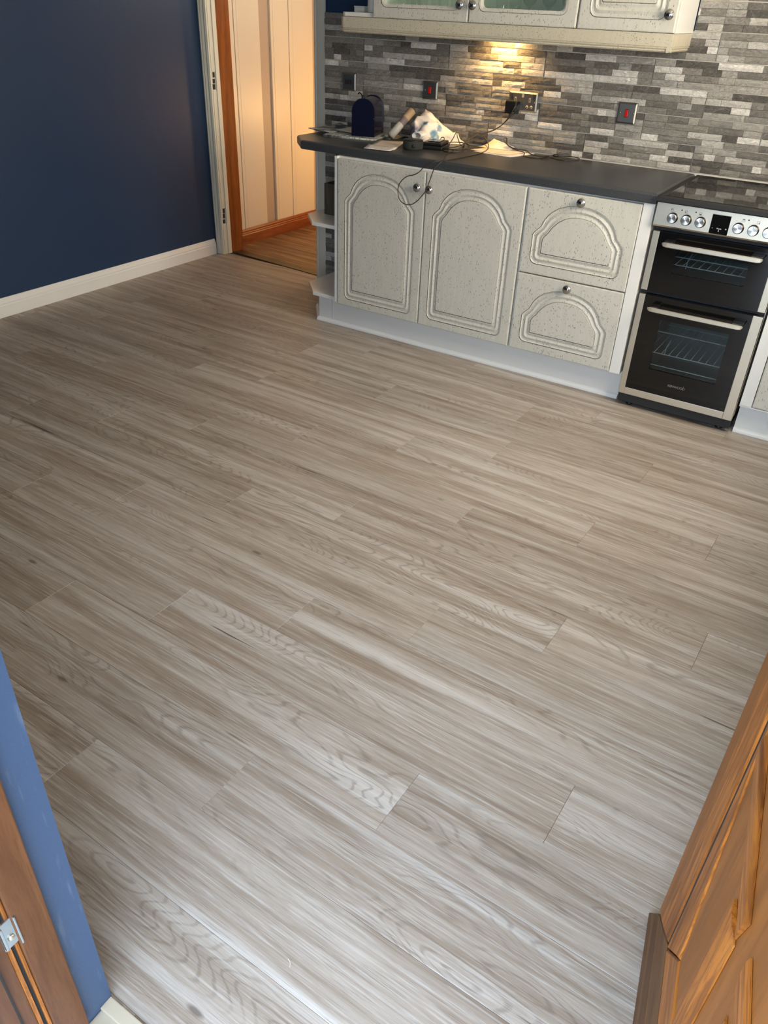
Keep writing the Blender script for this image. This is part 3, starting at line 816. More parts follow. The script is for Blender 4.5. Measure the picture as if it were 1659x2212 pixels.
mb = MB(); mb.box(-1.010, -.830, .3405, .352, .5345, .690, .0015).build('back_board', 'crate', cr)
mb = MB(); mb.box(-.9975, -.8425, .2125, .340, .5345, .545).build('bottom_board', 'crate', cr)

# worktops
def worktop(name, label, poly, rounded):
    """rounded: indices of polygon edges' front points are handled by chamfer ring"""
    mb = MB(); r1 = inset(poly, .004); r2 = inset(poly, .010)
    z0_, z1_ = .867, .907
    mb.rings([[(a, b_, z0_) for a, b_ in inset(poly, .003)], [(a, b_, z0_ + .004) for a, b_ in poly], [(a, b_, z1_ - .010) for a, b_ in poly], [(a, b_, z1_ - .0035) for a, b_ in inset(poly, .003)], [(a, b_, z1_) for a, b_ in r2]])
    o = mb.build(name, 'worktop'); return tag(o, label, 'worktop')
worktop('worktop', 'charcoal laminate worktop with clipped left corner over cream cabinets', [(-1.040, .045), (.768, -.014), (.768, .5685), (-1.160, .5685), (-1.160, .170)], 0)
worktop('worktop', 'charcoal worktop piece to the right of the cooker', [(1.284, -.02), (1.946, -.02), (1.946, .5685), (1.284, .5685)], 0)

# ------------------------------------------------------------------ cooker
ck = thing('cooker', 'freestanding black and stainless steel double oven electric cooker', 'cooker', (1.022, .3, 0))
CX0, CX1 = .776, 1.270
def cp(name, mb, mat, par=None): return mb.build(name, mat, par or ck)
mb = MB(); mb.box(CX0 + .002, CX0 + .02, .03, .56, .03, .880).box(CX1 - .02, CX1 - .002, .03, .56, .03, .880).box(CX0 + .02, CX1 - .02, .54, .56, .03, .880).box(CX0 + .02, CX1 - .02, .03, .54, .03, .04)
mb.box(CX0 + .02, CX1 - .02, .03, .54, .5135, .5285).box(CX0 + .02, CX1 - .02, .03, .54, .768, .785)
cp('body', mb, 'black_matt')
cp('kick_panel', MB().box(CX0 + .004, CX1 - .002, .012, .028, .020, .058, .001), 'black_matt')
for fx, fy in ((.826, .05), (1.224, .05), (.826, .50), (1.224, .50)):
    cp('foot', MB().lathe([(.016, 0), (.018, .003), (.018, .010), (.011, .013), (.011, .030)], (fx, fy, 0), (0, 0, 1), 16), 'black')
cp('side_strip', MB().box(CX1 - .0015, CX1 + .001, .035, .53, .07, .85), 'steel')
# oven cavities and doors
def oven(z0, z1, gx0, gx1, gz0, gz1, wx0, wx1, wz0, wz1, racks, hz, name):
    cav = MB()
    cx0, cx1, cz0, cz1, cy0, cy1 = CX0 + .055, CX1 - .055, z0 + .02, z1 - .02, .028, .50
    cav.box(cx0 - .003, cx0, cy0, cy1, cz0, cz1).box(cx1, cx1 + .003, cy0, cy1, cz0, cz1).box(cx0, cx1, cy0, cy1, cz0 - .003, cz0).box(cx0, cx1, cy0, cy1, cz1, cz1 + .003).box(cx0, cx1, cy1, cy1 + .003, cz0, cz1)
    cp('oven_cavity', cav, 'oven')
    for rz_, full in racks:
        mb = MB(); mb.tube([(cx0 + .004, .045, rz_), (cx1 - .004, .045, rz_)], .0021, 6)
        if full:
            mb.tube([(cx0 + .004, .44, rz_), (cx1 - .004, .44, rz_)], .0018, 6)
            k = 12
            for i in range(k): x = cx0 + .02 + (cx1 - cx0 - .04) * i / (k - 1); mb.tube([(x, .045, rz_), (x, .44, rz_)], .0015, 5)
            mb.tube([(cx0 + .085, .10, rz_), (cx0 + .088, .16, rz_ + .03), (cx0 + .083, .13, rz_ + .012), (cx0 + .087, .09, rz_ - .02)], .002, 6)
        for i in range(10):
            x = cx0 + .035 + (cx1 - cx0 - .07) * i / 9; mb.lathe([(.0001, 0), (.0024, .0012), (.0024, .003), (.0001, .004)], (x, .0445, rz_ + .001), (0, -1, 0), 8)
        cp('oven_rack', mb, 'rack')
    d = thing_part('oven_door', ck)
    # steel frame pieces
    MB().box(CX0, gx0, .004, .026, z0, z1, .0015).build('steel_frame', 'steel', d)
    MB().box(gx1, CX1, .004, .026, z0, z1, .0015).build('steel_frame', 'steel', d)
    if gz0 > z0 + .01: MB().box(gx0, gx1, .004, .026, z0, gz0, .0015).build('steel_frame', 'steel', d)
    mb = MB(); tri = None
    o4 = [(gx0, gz0), (gx1, gz0), (gx1, gz1), (gx0, gz1)]; i4 = [(wx0, wz0), (wx1, wz0), (wx1, wz1), (wx0, wz1)]
    mb.rings([[(a, .024, c) for a, c in o4], [(a, .003, c) for a, c in o4], [(a, .003, c) for a, c in i4], [(a, .020, c) for a, c in i4], [(a, .024, c) for a, c in i4], [(a, .024, c) for a, c in o4]], False, False)
    mb.build('glass_front', 'black_glass', d)
    MB().box(wx0 + .0005, wx1 - .0005, .006, .009, wz0 + .0005, wz1 - .0005).build('window_pane', 'oven_glass', d)
    # handle
    h = MB(); hx0, hx1 = .832, 1.212
    sec = [(hz + .007, -.040), (hz + .009, -.047), (hz + .007, -.050), (hz - .008, -.050), (hz - .011, -.046), (hz - .006, -.040)]
    rs = []
    for x, sc in ((hx0, .35), (hx0 + .006, .8), (hx0 + .02, 1), (hx1 - .02, 1), (hx1 - .006, .8), (hx1, .35)):
        rs.append([(x, -.046 + (b_ + .046) * sc, hz + (a - hz) * sc + (1 - sc) * .004) for a, b_ in sec])
    h.rings(rs); ho = h.build('handle', 'steel', d)
    MB().box(hx0 + .006, hx0 + .040, -.040, .003, hz - .004, hz + .012, .003).build('handle_bracket', 'black', d)
    MB().box(hx1 - .046, hx1 - .002, -.040, .003, hz - .004, hz + .012, .003).build('handle_bracket', 'black', d)
    return d
def thing_part(name, parent):
    o = bpy.data.objects.new(name, None); COL.objects.link(o); o.parent = parent; o.empty_display_size = .02; return o
low = oven(.060, .512, .802, 1.232, .092, .512, .884, 1.166, .200, .420, ((.357, False), (.262, True), (.207, False)), .470, 'lower')
up = oven(.530, .767, .803, 1.241, .530, .767, .884, 1.164, .614, .704, ((.672, False), (.640, True)), .732, 'upper')
# frit border line around the lower window
# control panel
cpn = MB(); cpn.rings([[(CX0 - .002, y, z) for y, z in ((.001, .787), (-.012, .789), (-.018, .796), (-.012, .878), (.0, .881), (.05, .881), (.05, .787))], [(CX1 + .002, y, z) for y, z in ((.001, .787), (-.012, .789), (-.018, .796), (-.012, .878), (.0, .881), (.05, .881), (.05, .787))]])
cpn_o = cpn.build('control_panel', 'steel', ck)
tilt = math.atan2(.006, .082)
def pface(z): return -.018 + (z - .796) * (.006 / .082)
for kx in (.8445, .8975, .9515, 1.0925, 1.1465, 1.2005):
    zc = .828; y = pface(zc)
    k = MB().lathe([(.0205, 0), (.0205, .002), (.0192, .003), (.0188, .016), (.0172, .0182)], (kx, y, zc), (0, -1, .07), 32).build('control_knob', 'black', cpn_o)
    kc = MB(); kc.prism([(.0172 * math.cos(2 * PI * a / 40), .0172 * math.sin(2 * PI * a / 40)) for a in range(40)], 0, .0014, .0006)
    ko = kc.build('knob_face', 'steel_knob', cpn_o, local=True)
    ko.matrix_parent_inverse = world_matrix(cpn_o).inverted(); ko.location = (kx, y - .0180, zc + .0013); ko.rotation_euler = (R(86), 0, 0)
    MB().box(kx - .0006, kx + .0006, y - .0206, y - .0199, zc + .006, zc + .016).build('pointer', 'print_black', cpn_o)
MB().prism([(.9905, .796), (1.059, .796), (1.059, .865), (.9905, .865)], -.0205, -.0115, 0, 'Y').build('display', 'black_glass', cpn_o)
for lx in (.8725, .9265, 1.1215): MB().lathe([(.0028, 0), (.0026, .0012), (.0001, .0016)], (lx, pface(.861), .861), (0, -1, .07), 12).build('pilot_lamp', 'led', cpn_o)
for i, sx in enumerate((.836, .890, .944, 1.104, 1.157)):
    mb = MB(); z = .857; y = pface(z) - .0004; a = .0048; lw = .0008
    mb.box(sx - a, sx + a, y, y + .0006, z + a - lw, z + a).box(sx - a, sx + a, y, y + .0006, z - a, z - a + lw).box(sx - a, sx - a + lw, y, y + .0006, z - a + lw, z + a - lw).box(sx + a - lw, sx + a, y, y + .0006, z - a + lw, z + a - lw)
    fx_, fz_ = ((-.002, .0015), (-.002, -.0015), (0, -.002), (0, .003), (.0022, -.0018))[i]; wd = .0032 if i in (2, 3) else .0016
    mb.box(sx + fx_ - wd, sx + fx_ + wd, y, y + .0006, z + fz_ - .0014, z + fz_ + .0014)
    dx = .008 if i < 3 else -.008; mb.box(sx + dx - .0006, sx + dx + .0006, y, y + .0006, z - .0055, z - .0043)
    mb.build('ring_symbol', 'print_black', cpn_o)
def text(body, size, loc, name, mat, parent, rot=(PI / 2, 0, 0), ext=.0002, al='CENTER', sp=1.0):
    cu = bpy.data.curves.new(name, 'FONT'); cu.body = body; cu.size = size; cu.extrude = ext; cu.align_x = al; cu.align_y = 'CENTER'; cu.space_character = sp
    o = bpy.data.objects.new(name, cu); COL.objects.link(o); bpy.context.view_layer.update()
    me = bpy.data.meshes.new_from_object(o); bpy.data.objects.remove(o)
    me.materials.append(M[mat]); m = Matrix.LocRotScale(Vector(loc), Euler(rot), None); me.transform(world_matrix(parent).inverted() @ m)
    o = bpy.data.objects.new(name, me); COL.objects.link(o); o.parent = parent; return o
text('KENWOOD', .0145, (1.017, .0026, .1465), 'logo', 'print_grey', low, sp=.92)
MB().box(1.0455, 1.0470, .0024, .0028, .150, .1585).build('logo_accent', 'print_grey', low)
text('-', .012, (1.000, -.0208, .817), 'minus_sign', 'print_white', cpn_o)
text('+', .012, (1.050, -.0208, .817), 'plus_sign', 'print_white', cpn_o)
text('Mode', .0075, (1.025, -.0208, .816), 'mode_mark', 'print_white', cpn_o)
MB().box(1.0242, 1.0258, -.0209, -.0206, .805, .811).build('mode_mark', 'print_white', cpn_o)
# hob
mb = MB(); mb.rings([[(a, b_, z) for a, b_ in inset([(CX0 - .002, -.036), (CX1 + .004, -.036), (CX1 + .004, .566), (CX0 - .002, .566)], i)] for z, i in ((.8815, .004), (.886, 0), (.900, 0), (.905, .005), (.9052, .018), (.9035, .020))], True, True)
hb = mb.build('hob_surround', 'black_matt', ck); 
hbg = MB().box(CX0 + .020, CX1 - .018, -.012, .545, .9037, .9056, .0006).build('hob_glass', 'hob_glass', ck)
MB().prism([(CX0 + .022, .0), (CX0 + .034, .0), (CX0 + .034, .50), (CX0 + .022, .50)], .9057, .9060).build('glass_edge_line', 'black_glass', hbg)
for a, b_ in ((.812, .95), (.985, 1.05), (1.075, 1.20)): MB().box(a, b_, .510, .522, .9058, .9075, .0005).build('vent_slot', 'slot', hb)

# ------------------------------------------------------------------ wall cabinets
YC = .285
def wall_cab(name, label, x0, x1, cat='cabinet'):
    t = thing(name, label, cat, ((x0 + x1) / 2, .43, 1.433)); th_ = .016; z0, z1 = 1.433, 2.15; mb = MB()
    mb.box(x0, x0 + th_, YC + .021, .5685, z0, z1).box(x1 - th_, x1, YC + .021, .5685, z0, z1).box(x0 + th_, x1 - th_, YC + .021, .5685, z0, z0 + th_).box(x0 + th_, x1 - th_, YC + .021, .5685, z1 - th_, z1).box(x0 + th_, x1 - th_, .560, .5685, z0 + th_, z1 - th_)
    mb.build('carcass', 'cabinet_white', t)
    MB().box(x0 + th_, x1 - th_, YC + .05, .559, 1.78, 1.796).build('shelf', 'cabinet_white', t)
    return t
def rounded(x0, x1, z0, z1, r):
    pts = []
    for cx, cz, a0 in ((x1 - r, z0 + r, -90), (x1 - r, z1 - r, 0), (x0 + r, z1 - r, 90), (x0 + r, z0 + r, 180)):
        pts += [(cx + r * math.cos(R(a0 + t)), cz + r * math.sin(R(a0 + t))) for t in (0, 30, 60, 90)]
    return pts
def glass_door(x0, x1, parent, kx):
    z0, z1 = 1.4335, 2.148; o_ = rounded(x0 + .044, x1 - .044, z0 + .042, z1 - .045, .026); i_ = rounded(x0 + .060, x1 - .060, z0 + .057, z1 - .060, .018)
    mb = MB(); b = .005
    rect = lambda i: [(x0 + i, z0 + i), (x1 - i, z0 + i), (x1 - i, z1 - i), (x0 + i, z1 - i)]
    P3 = lambda p, y: [(a, y, c) for a, c in p]
    mb.rings([P3(rect(0), YC + .019), P3(rect(0), YC + b), P3(rect(b * .3), YC + b * .3), P3(rect(b), YC)], False, False)
    for y in (YC, YC + .019):
        ro = rect(b) if y == YC else rect(0); oo = o_ if y == YC else i_
        tri = tessellate_polygon([[Vector((a, c, 0)) for a, c in ro], [Vector((a, c, 0)) for a, c in oo]]); mb.add(P3(ro, y) + P3(oo, y), [tuple(t) for t in tri])
    lerp = lambda t: [(a[0] + (c[0] - a[0]) * t, a[1] + (c[1] - a[1]) * t) for a, c in zip(o_, i_)]
    seq = [(0, 0), (.08, .0022), (.16, .0006), (.6, .002), (1, .006), (1, .019)]
    for i in range(len(seq) - 1):
        mb.cur = 1 if i == 0 else 0; mb.rings([P3(lerp(seq[i][0]), YC + seq[i][1]), P3(lerp(seq[i + 1][0]), YC + seq[i + 1][1])], False, False)
    mb.cur = 0
    d = mb.build('door', ['door', 'groove'], parent)
    MB().prism(rounded(x0 + .056, x1 - .056, z0 + .053, z1 - .056, .02), YC + .0195, YC + .0225, 0, 'Y').build('glass_pane', 'pane', d)
    knob(kx, 1.498, YC, d); return d
wc = wall_cab('wall_cabinet', 'cream wall cabinet with two glass doors above the socket wall', -.787, .2185)
glass_door(-.784, -.287, wc, -.321); glass_door(-.282, .2155, wc, -.258)
wc2 = wall_cab('wall_cabinet', 'narrow cream wall cabinet with solid door right of the glass doors', .220, .6235)
mb = MB(); front_panel(mb, .222, .6215, 1.4335, 2.148, YC, .019, rounded(.265, .579, 1.475, 2.10, .030), rounded(.315, .529, 1.530, 2.05, .004))
dd = mb.build('door', ['door', 'groove'], wc2); knob(.594, 1.495, YC, dd)
ws = thing('end_shelf_unit', 'white open end shelves left of the glass wall cabinet', 'shelf', (-.88, .43, 1.434))
for z in (1.434, 1.78, 2.13): MB().prism([(-.790, .300), (-.790, .5685), (-.985, .5685), (-.985, .330), (-.953, .300)], z, z + .017, .001).build('shelf', 'cabinet_white', ws)
MB().box(-.905, -.790, .561, .5685, 1.452, 1.779).build('back_panel', 'cabinet_white', ws)
# pelmet
pm = thing('pelmet', 'flecked cream light pelmet under the wall cabinets', 'pelmet', (-.16, .28, 1.37))
def pelm(path):
    pr_ = [(0, 1.432), (.0, 1.388), (.003, 1.386), (.0, 1.383), (.002, 1.380), (.006, 1.377), (.004, 1.373), (.010, 1.368), (.018, 1.368), (.018, 1.432)]
    P_ = [Vector(p) for p in path]; rs = []
    for i, p in enumerate(P_):
        d1_ = (P_[i] - P_[i - 1]).normalized() if i else (P_[1] - P_[0]).normalized(); d2_ = (P_[i + 1] - P_[i]).normalized() if i < len(P_) - 1 else d1_
        n1 = Vector((-d1_.y, d1_.x)); n2 = Vector((-d2_.y, d2_.x)); m = n1 + n2; m = m / m.dot(n1)
        rs.append([(p.x + m.x * a, p.y + m.y * a, z) for a, z in pr_])
    return MB().rings(rs)
pelm([(-.985, .5685), (-.985, .316), (-.953, .284), (.5, .284), (.622, .284)]).build('front_board', 'pelmet', pm)
pelm([(.6225, .2845), (.6225, .5685)]).build('return_board', 'pelmet', pm)
ul = thing('under_cabinet_lamp', 'small warm lamp fixed under the glass wall cabinet, hidden by the pelmet', 'lamp', (-.215, .47, 1.4325))
MB().lathe([(.035, 0), (.035, -.010), (.030, -.014)], (-.215, .47, 1.4325), (0, 0, 1), 24).build('housing', 'chrome', ul)
me_ = NT('warm lamp lens'); me_.base((1, .8, .5, 1)); me_.set(Emission_Strength=6.0); me_.b.inputs['Emission Color'].default_value = (1, .62, .25, 1)
MB().lathe([(.027, -.0142), (.027, -.0155), (.0001, -.0156)], (-.215, .47, 1.4325), (0, 0, 1), 24).build('lens', me_.m, ul)
L_ = bpy.data.lights.new('lamp_light', 'SPOT'); L_.energy = 15; L_.color = (1.0, .58, .19); L_.spot_size = R(140); L_.spot_blend = .9; L_.shadow_soft_size = .02
lo = bpy.data.objects.new('lamp_light', L_); COL.objects.link(lo); lo.parent = ul; lo.location = (0, .03, -.02); lo.rotation_euler = (R(30), 0, 0)
# jar and small box on the end shelf
jr = thing('storage_jar', 'white ceramic cylinder jar on the end shelf by the glass cabinet', 'jar', (-.838, .385, 1.4515))
MB().lathe([(.034, 0), (.036, .003), (.036, .15), (.034, .154), (.030, .154), (.030, .01)], (-.838, .385, 1.4515), (0, 0, 1), 36).build('body', 'ceramic', jr)
MB().lathe([(.0355, 0), (.036, .002), (.036, .012), (.030, .016), (.008, .018), (.010, .028), (.0001, .031)], (-.838, .385, 1.6060), (0, 0, 1), 36).build('lid', 'ceramic', jr)
bx = thing('small_box', 'small white card box beside the ceramic jar on the end shelf', 'box', (-.915, .40, 1.4515))
MB().box(-.948, -.890, .37, .43, 1.4515, 1.471, .001).build('tray', 'card_white', bx)
MB().box(-.949, -.889, .369, .431, 1.4712, 1.476, .001).build('lid', 'card_white', bx)
wd_ = MB().box(-.975, -.952, .44, .47, 1.4515, 1.468, .002).build('wood_block', 'brownpaper'); tag(wd_, 'tiny brown block at the outer edge of the end shelf', 'block')

# glasses in the glass cabinet
def tumbler(x, y, h, r, lab, z=1.4495):
    t = thing('tumbler', lab, 'glass', (x, y, z), 0, 'tumblers behind the glass doors')
    MB().lathe([(.0001, .001), (r * .80, .001), (r * .86, .003), (r, h)], (x, y, z), (0, 0, 1), 20).build('bowl', 'tumbler', t); return t
for i, x in enumerate((-.695, -.640, -.585, -.530, -.475, -.425, -.375)):
    tumbler(x, .40 + .03 * (i % 2), .11, .024, (('first', 'second', 'third', 'fourth', 'fifth', 'sixth', 'seventh')[i]) + ' clear tumbler from the left behind the left glass door')
for i, x in enumerate((-.190, -.125)): tumbler(x, .42, .12, .026, (('outermost left', 'second from left')[i]) + ' clear tumbler behind the right glass door')
def wineglass(x, y, lab, z=1.4495):
    t = thing('wine_glass', lab, 'glass', (x, y, z), 0, 'wine glasses behind the right glass door')
    MB().lathe([(.030, 0), (.030, .001), (.004, .004), (.0035, .010), (.0035, .045)], (x, y, z), (0, 0, 1), 20).build('stem', 'tumbler', t)
    MB().lathe([(.0035, .0455), (.012, .052), (.026, .066), (.034, .090), (.034, .120), (.029, .150), (.028, .150), (.0325, .120), (.0325, .092), (.025, .069), (.010, .055), (.0001, .0525)], (x, y, z), (0, 0, 1), 24).build('bowl', 'tumbler', t); return t
wineglass(-.050, .40, 'first stemmed wine glass from the left behind the right glass door')
wineglass(.040, .40, 'second stemmed wine glass from the left behind the right glass door')
wineglass(.118, .43, 'third stemmed wine glass from the left behind the right glass door')

# ------------------------------------------------------------------ switches and sockets
YT = .5735 - .004
def plate(name, label, cat, x0, x1, z0, z1):
    t = thing(name, label, cat, ((x0 + x1) / 2, YT, z0)); mb = MB()
    c, e = .006, .003
    sec = lambda i, y: [(x0 + i, y, z0 + i), (x1 - i, y, z0 + i), (x1 - i, y, z1 - i), (x0 + i, y, z1 - i)]
    mb.rings([sec(0, YT), sec(0, YT - .005), sec(.001, YT - .007), sec(.007, YT - .0105)]); mb.build('faceplate', 'plate', t); return t
def screws(t, xs, z):
    for x in xs: MB().lathe([(.003, 0), (.003, .0006), (.0015, .0010), (.0001, .001)], (x, YT - .0105, z), (0, -1, 0), 14).build('screw', 'chrome', t)
t = plate('light_switch', 'dark nickel light switch plate with a row of rockers, nearest the doorway', 'switch', -1.149, -1.065, 1.0925, 1.1745)
for k in range(3): MB().box(-1.129 + k * .0165, -1.1195 + k * .0165, YT - .0145, YT - .0100, 1.122, 1.146, .0012).build('rocker', 'slot', t)
screws(t, (-1.139, -1.075), 1.134)
for lab, xa, xb, za, zb_ in (('red rocker cooker switch on dark nickel plate above the paper roll', -.651, -.566, 1.091, 1.1725), ('red rocker isolator switch on nickel plate nearest the cooker', .369, .455, 1.0745, 1.1605)):
    t = plate('isolator_switch', lab, 'switch', xa, xb, za, zb_); xc = (xa + xb) / 2; zc = (za + zb_) / 2
    MB().box(xc - .0085, xc + .0085, YT - .0115, YT - .0100, zc - .0165, zc + .0165, .0005).build('rocker_surround', 'slot', t)
    MB().box(xc - .0070, xc + .0070, YT - .0150, YT - .0110, zc - .0145, zc + .0145, .0015).build('rocker', 'red', t)
    screws(t, (xc - .0302, xc + .0302), zc)
t = plate('double_socket', 'double power socket on dark nickel plate with a black plug in it', 'socket', -.172, -.0235, 1.080, 1.1640)
for sx in (-.135, -.061):
    MB().box(sx - .005, sx + .005, YT - .0112, YT - .0103, 1.121, 1.140, .0004).build('socket_insert', 'ivory', t)
    MB().box(sx - .0018, sx + .0018, YT - .0116, YT - .0110, 1.125, 1.136).build('pin_slot', 'slot', t)
    for ex in (-.011, .011):
        MB().lathe([(.0075, 0), (.0075, .0008), (.0001, .0008)], (sx + ex, YT - .0103, 1.101), (0, -1, 0), 14).build('socket_insert', 'ivory', t)
        MB().box(sx + ex - .003, sx + ex + .003, YT - .0116, YT - .0109, 1.0995, 1.1025).build('pin_slot', 'slot', t)
for sx in (-.155, -.041): MB().box(sx - .0045, sx + .0045, YT - .0135, YT - .0103, 1.136, 1.155, .001).build('rocker', 'slot', t)
MB().box(-.1035, -.0925, YT - .0112, YT - .0103, 1.139, 1.158, .0004).build('socket_insert', 'ivory', t)
screws(t, (-.0365,), 1.122)
pg = thing('plug', 'black mains plug pushed into the left half of the double socket', 'plug', (-.135, .54, 1.075))
MB().box(-.166, -.108, .514, YT - .0118, 1.070, 1.126, .006).build('body', 'black', pg)
MB().box(-.107, -.096, .535, YT - .0118, 1.110, 1.124, .002).build('usb_plug', 'black', pg)

# ------------------------------------------------------------------ things on the worktop
ZW = .9072
def sheet(name, label, poly, z, mat, cat='paper', th=.0012, curl=0, grp=None):
    """thin sheet; poly of 4 corners, subdivided, with a slight curl of the corners"""
    A, B_, C, D = [Vector(p) for p in poly]; n = 8; vs = []; fs = []
    for j in range(n + 1):
        for i in range(n + 1):
            u, v = i / n, j / n; p = (A * (1 - u) + B_ * u) * (1 - v) + (D * (1 - u) + C * u) * v
            c = curl * (abs(u - .5) * 2) ** 3 * (abs(v - .35) * 1.3) ** 2 + .0006 * math.sin(7 * u + 3 * v)
            vs.append((p.x, p.y, z + th + max(0, c)))
    m = len(vs); vs += [(a, b_, c - th) for a, b_, c in vs]; W_ = n + 1
    for j in range(n):
        for i in range(n):
            q_ = (j * W_ + i, j * W_ + i + 1, (j + 1) * W_ + i + 1, (j + 1) * W_ + i); fs.append(q_); fs.append(tuple(x + m for x in reversed(q_)))
    per = [i for i in range(W_)] + [j * W_ + n for j in range(1, W_)] + [n * W_ + i for i in range(n - 1, -1, -1)] + [j * W_ for j in range(n - 1, 0, -1)]
    for a, b_ in zip(per, per[1:] + per[:1]): fs.append((a, a + m, b_ + m, b_))
    c_ = sum((Vector(p) for p in poly), Vector((0, 0))) / 4
    mb = MB(); mb.sm = True; mb.add([(a - c_.x, b_ - c_.y, c - z) for a, b_, c in vs], fs)
    o = mb.build(name, mat); o.location = (c_.x, c_.y, z)
    return tag(o, label, cat, grp)
# folded newspaper
np_ = thing('newspaper', 'folded grey newspaper lying under the navy letterbox', 'newspaper', (-.9, .40, ZW))
vs = []
a0, a1 = Vector((-1.035, .225)), Vector((-.757, .292)); b0, b1 = Vector((-1.10, .545)), Vector((-.815, .558))
mb = MB(); mb.sm = True
def loopsec(z, r, n=8): return None
rs = []
for k in range(9):                                           # fold runs along the left edge a0-b0
    v = k / 8; L0 = a0.lerp(b0, v); R0 = a1.lerp(b1, v); d = (R0 - L0).normalized(); sec = []
    for t_ in range(7):
        an = R(90 + 180 * t_ / 6); sec.append((L0.x + d.x * (.006 + math.cos(an) * .006), L0.y + d.y * (.006 + math.cos(an) * .006), ZW + .0062 + math.sin(an) * .006))
    bot = (R0.x, R0.y, ZW + .0004); top = (R0.x, R0.y, ZW + .0065)
    rs.append([top] + sec + [bot])
mb.rings(rs); mb.build('folded_pages', 'news', np_)
MB().prism([(-1.02, .24), (-.765, .300), (-.825, .545), (-1.09, .53)], ZW + .0125, ZW + .0145).build('top_page', 'news', np_)
sheet('magazine', 'dark blue and white glossy magazine overhanging the left end of the worktop', [(-1.185, .300), (-1.02, .245), (-.955, .545), (-1.16, .555)], ZW + .0150, 'magazine', 'magazine', .0025, .012)
sheet('leaflet', 'white leaflet lying on the newspaper left of the navy letterbox', [(-1.045, .35), (-.905, .315), (-.885, .47), (-1.03, .50)], ZW + .0200, 'paper', 'leaflet', .0015, .006)
sheet('brown_paper_sheet', 'flattened brown paper sheet between the letterbox and the paper roll', [(-.745, .395), (-.728, .395), (-.715, .545), (-.80, .560)], ZW + .0002, 'brownpaper', 'paper', .0015, .02)
# navy letterbox
la_ = math.atan2(.037, .107)
nb = thing('letterbox', 'small navy blue dome-topped metal letterbox standing on the newspaper', 'letterbox', (-.880, .265, ZW + .0148), la_)
hw2, ht = .0565, .115
def dome(y, gr=0, z0=0):
    cx = .0565; r = hw2 + gr
    return [(cx - r, y, z0), (cx + r, y, z0)] + [(cx + r * math.cos(R(t_)), y, ht + r * .98 * math.sin(R(t_))) for t_ in range(0, 181, 12)]
MB().rings([dome(.004), dome(.186)]).build('body', 'maroon_gloss', nb, local=True)
MB().rings([dome(-.003, .0025, .001), dome(.0035, .0025, .001)]).build('front_door', 'navy_metal', nb, local=True)
MB().rings([dome(.1865, .0035, .001), dome(.193, .0035, .001)]).build('back_rim', 'navy_metal', nb, local=True)
mb = MB(); mb.tube(smooth_path([(.052, -.004, ht + .050), (.050, -.008, ht + .064), (.046, -.002, ht + .074), (.034, .006, ht + .080), (.026, .010, ht + .074)]), [.003] * 25, 8); mb.box(.046, .060, -.004, .02, ht + .055, ht + .070, .003); mb.build('latch', 'navy_metal', nb, local=True)
MB().lathe([(.0022, 0), (.0022, .003), (.0001, .004)], (.112, -.001, .085), (0, -1, 0), 10).build('rivet', 'chrome', nb, local=True)
# paper roll leaning on the wall
p0 = Vector((-.722, .380, ZW + .018)); p1 = Vector((-.680, .515, 1.035)); dv = (p1 - p0)
rl = thing('paper_roll', 'banded grey and tan paper roll leaning against the tiles beside the towel', 'roll', tuple(p0)); ln = dv.length
rl.rotation_euler = dv.to_track_quat('Z', 'Y').to_euler()
MB().lathe([(.0001, 0), (.012, 0), (.012, .002), (.0195, .002), (.0200, ln), (.016, ln), (.016, ln - .05), (.0001, ln - .05)], (0, 0, 0), (0, 0, 1), 28).build('tube', 'roll', rl, local=True)
# towel
tw = thing('tea_towel', 'crumpled white tea towel with blue flowers heaped against the tiles', 'towel', (-.71, .42, ZW))
random.seed(5); nx, ny = 46, 22; vs = []; fs = []
def tz(u, v):
    x = u
    ridge_ = .140 * max(0, 1 - max(0, (u - .17) / .83) ** 1.15) if u > .17 else .140 * (.42 + .58 * (max(0, u) / .17) ** .8)
    prof_ = max(0, math.sin(min(1, v * 1.12) * PI / 2)) ** .8
    f_ = .010 * math.sin(13 * u + 5 * v) + .007 * math.sin(23 * u - 9 * v + 1) + .005 * math.sin(37 * v + 11 * u)
    return max(.002, ridge_ * prof_ + f_ * math.sin(PI * min(1, max(0, v))) * (1 if u < .85 else .4))
for j in range(ny + 1):
    for i in range(nx + 1):
        u, v = i / nx, j / ny
        yf = .460 - .075 * math.sin(PI * min(1, u * 1.25)) * (1 if u < .8 else .6) + .07 * u * u
        x = -.672 + .297 * u + .012 * math.sin(9 * v + 4 * u); y = yf + (.548 - yf) * v + .004 * math.sin(20 * u + 6 * v)
        y = min(y, .556)
        vs.append((x, y, ZW + tz(u, v)))
m = len(vs); W_ = nx + 1
vs += [(a, min(b_ + .002, .558), max(ZW + .0003, c - .004)) for a, b_, c in vs]
for j in range(ny):
    for i in range(nx):
        q_ = (j * W_ + i, j * W_ + i + 1, (j + 1) * W_ + i + 1, (j + 1) * W_ + i); fs.append(q_); fs.append(tuple(x + m for x in reversed(q_)))
per = [i for i in range(W_)] + [j * W_ + nx for j in range(1, ny + 1)] + [ny * W_ + i for i in range(nx - 1, -1, -1)] + [j * W_ for j in range(ny - 1, 0, -1)]
for a, b_ in zip(per, per[1:] + per[:1]): fs.append((a, a + m, b_ + m, b_))
mb = MB(); mb.sm = True; mb.add(vs, fs); mb.build('cloth', 'towel', tw)
mb = MB(); mb.sm = True; rs = []
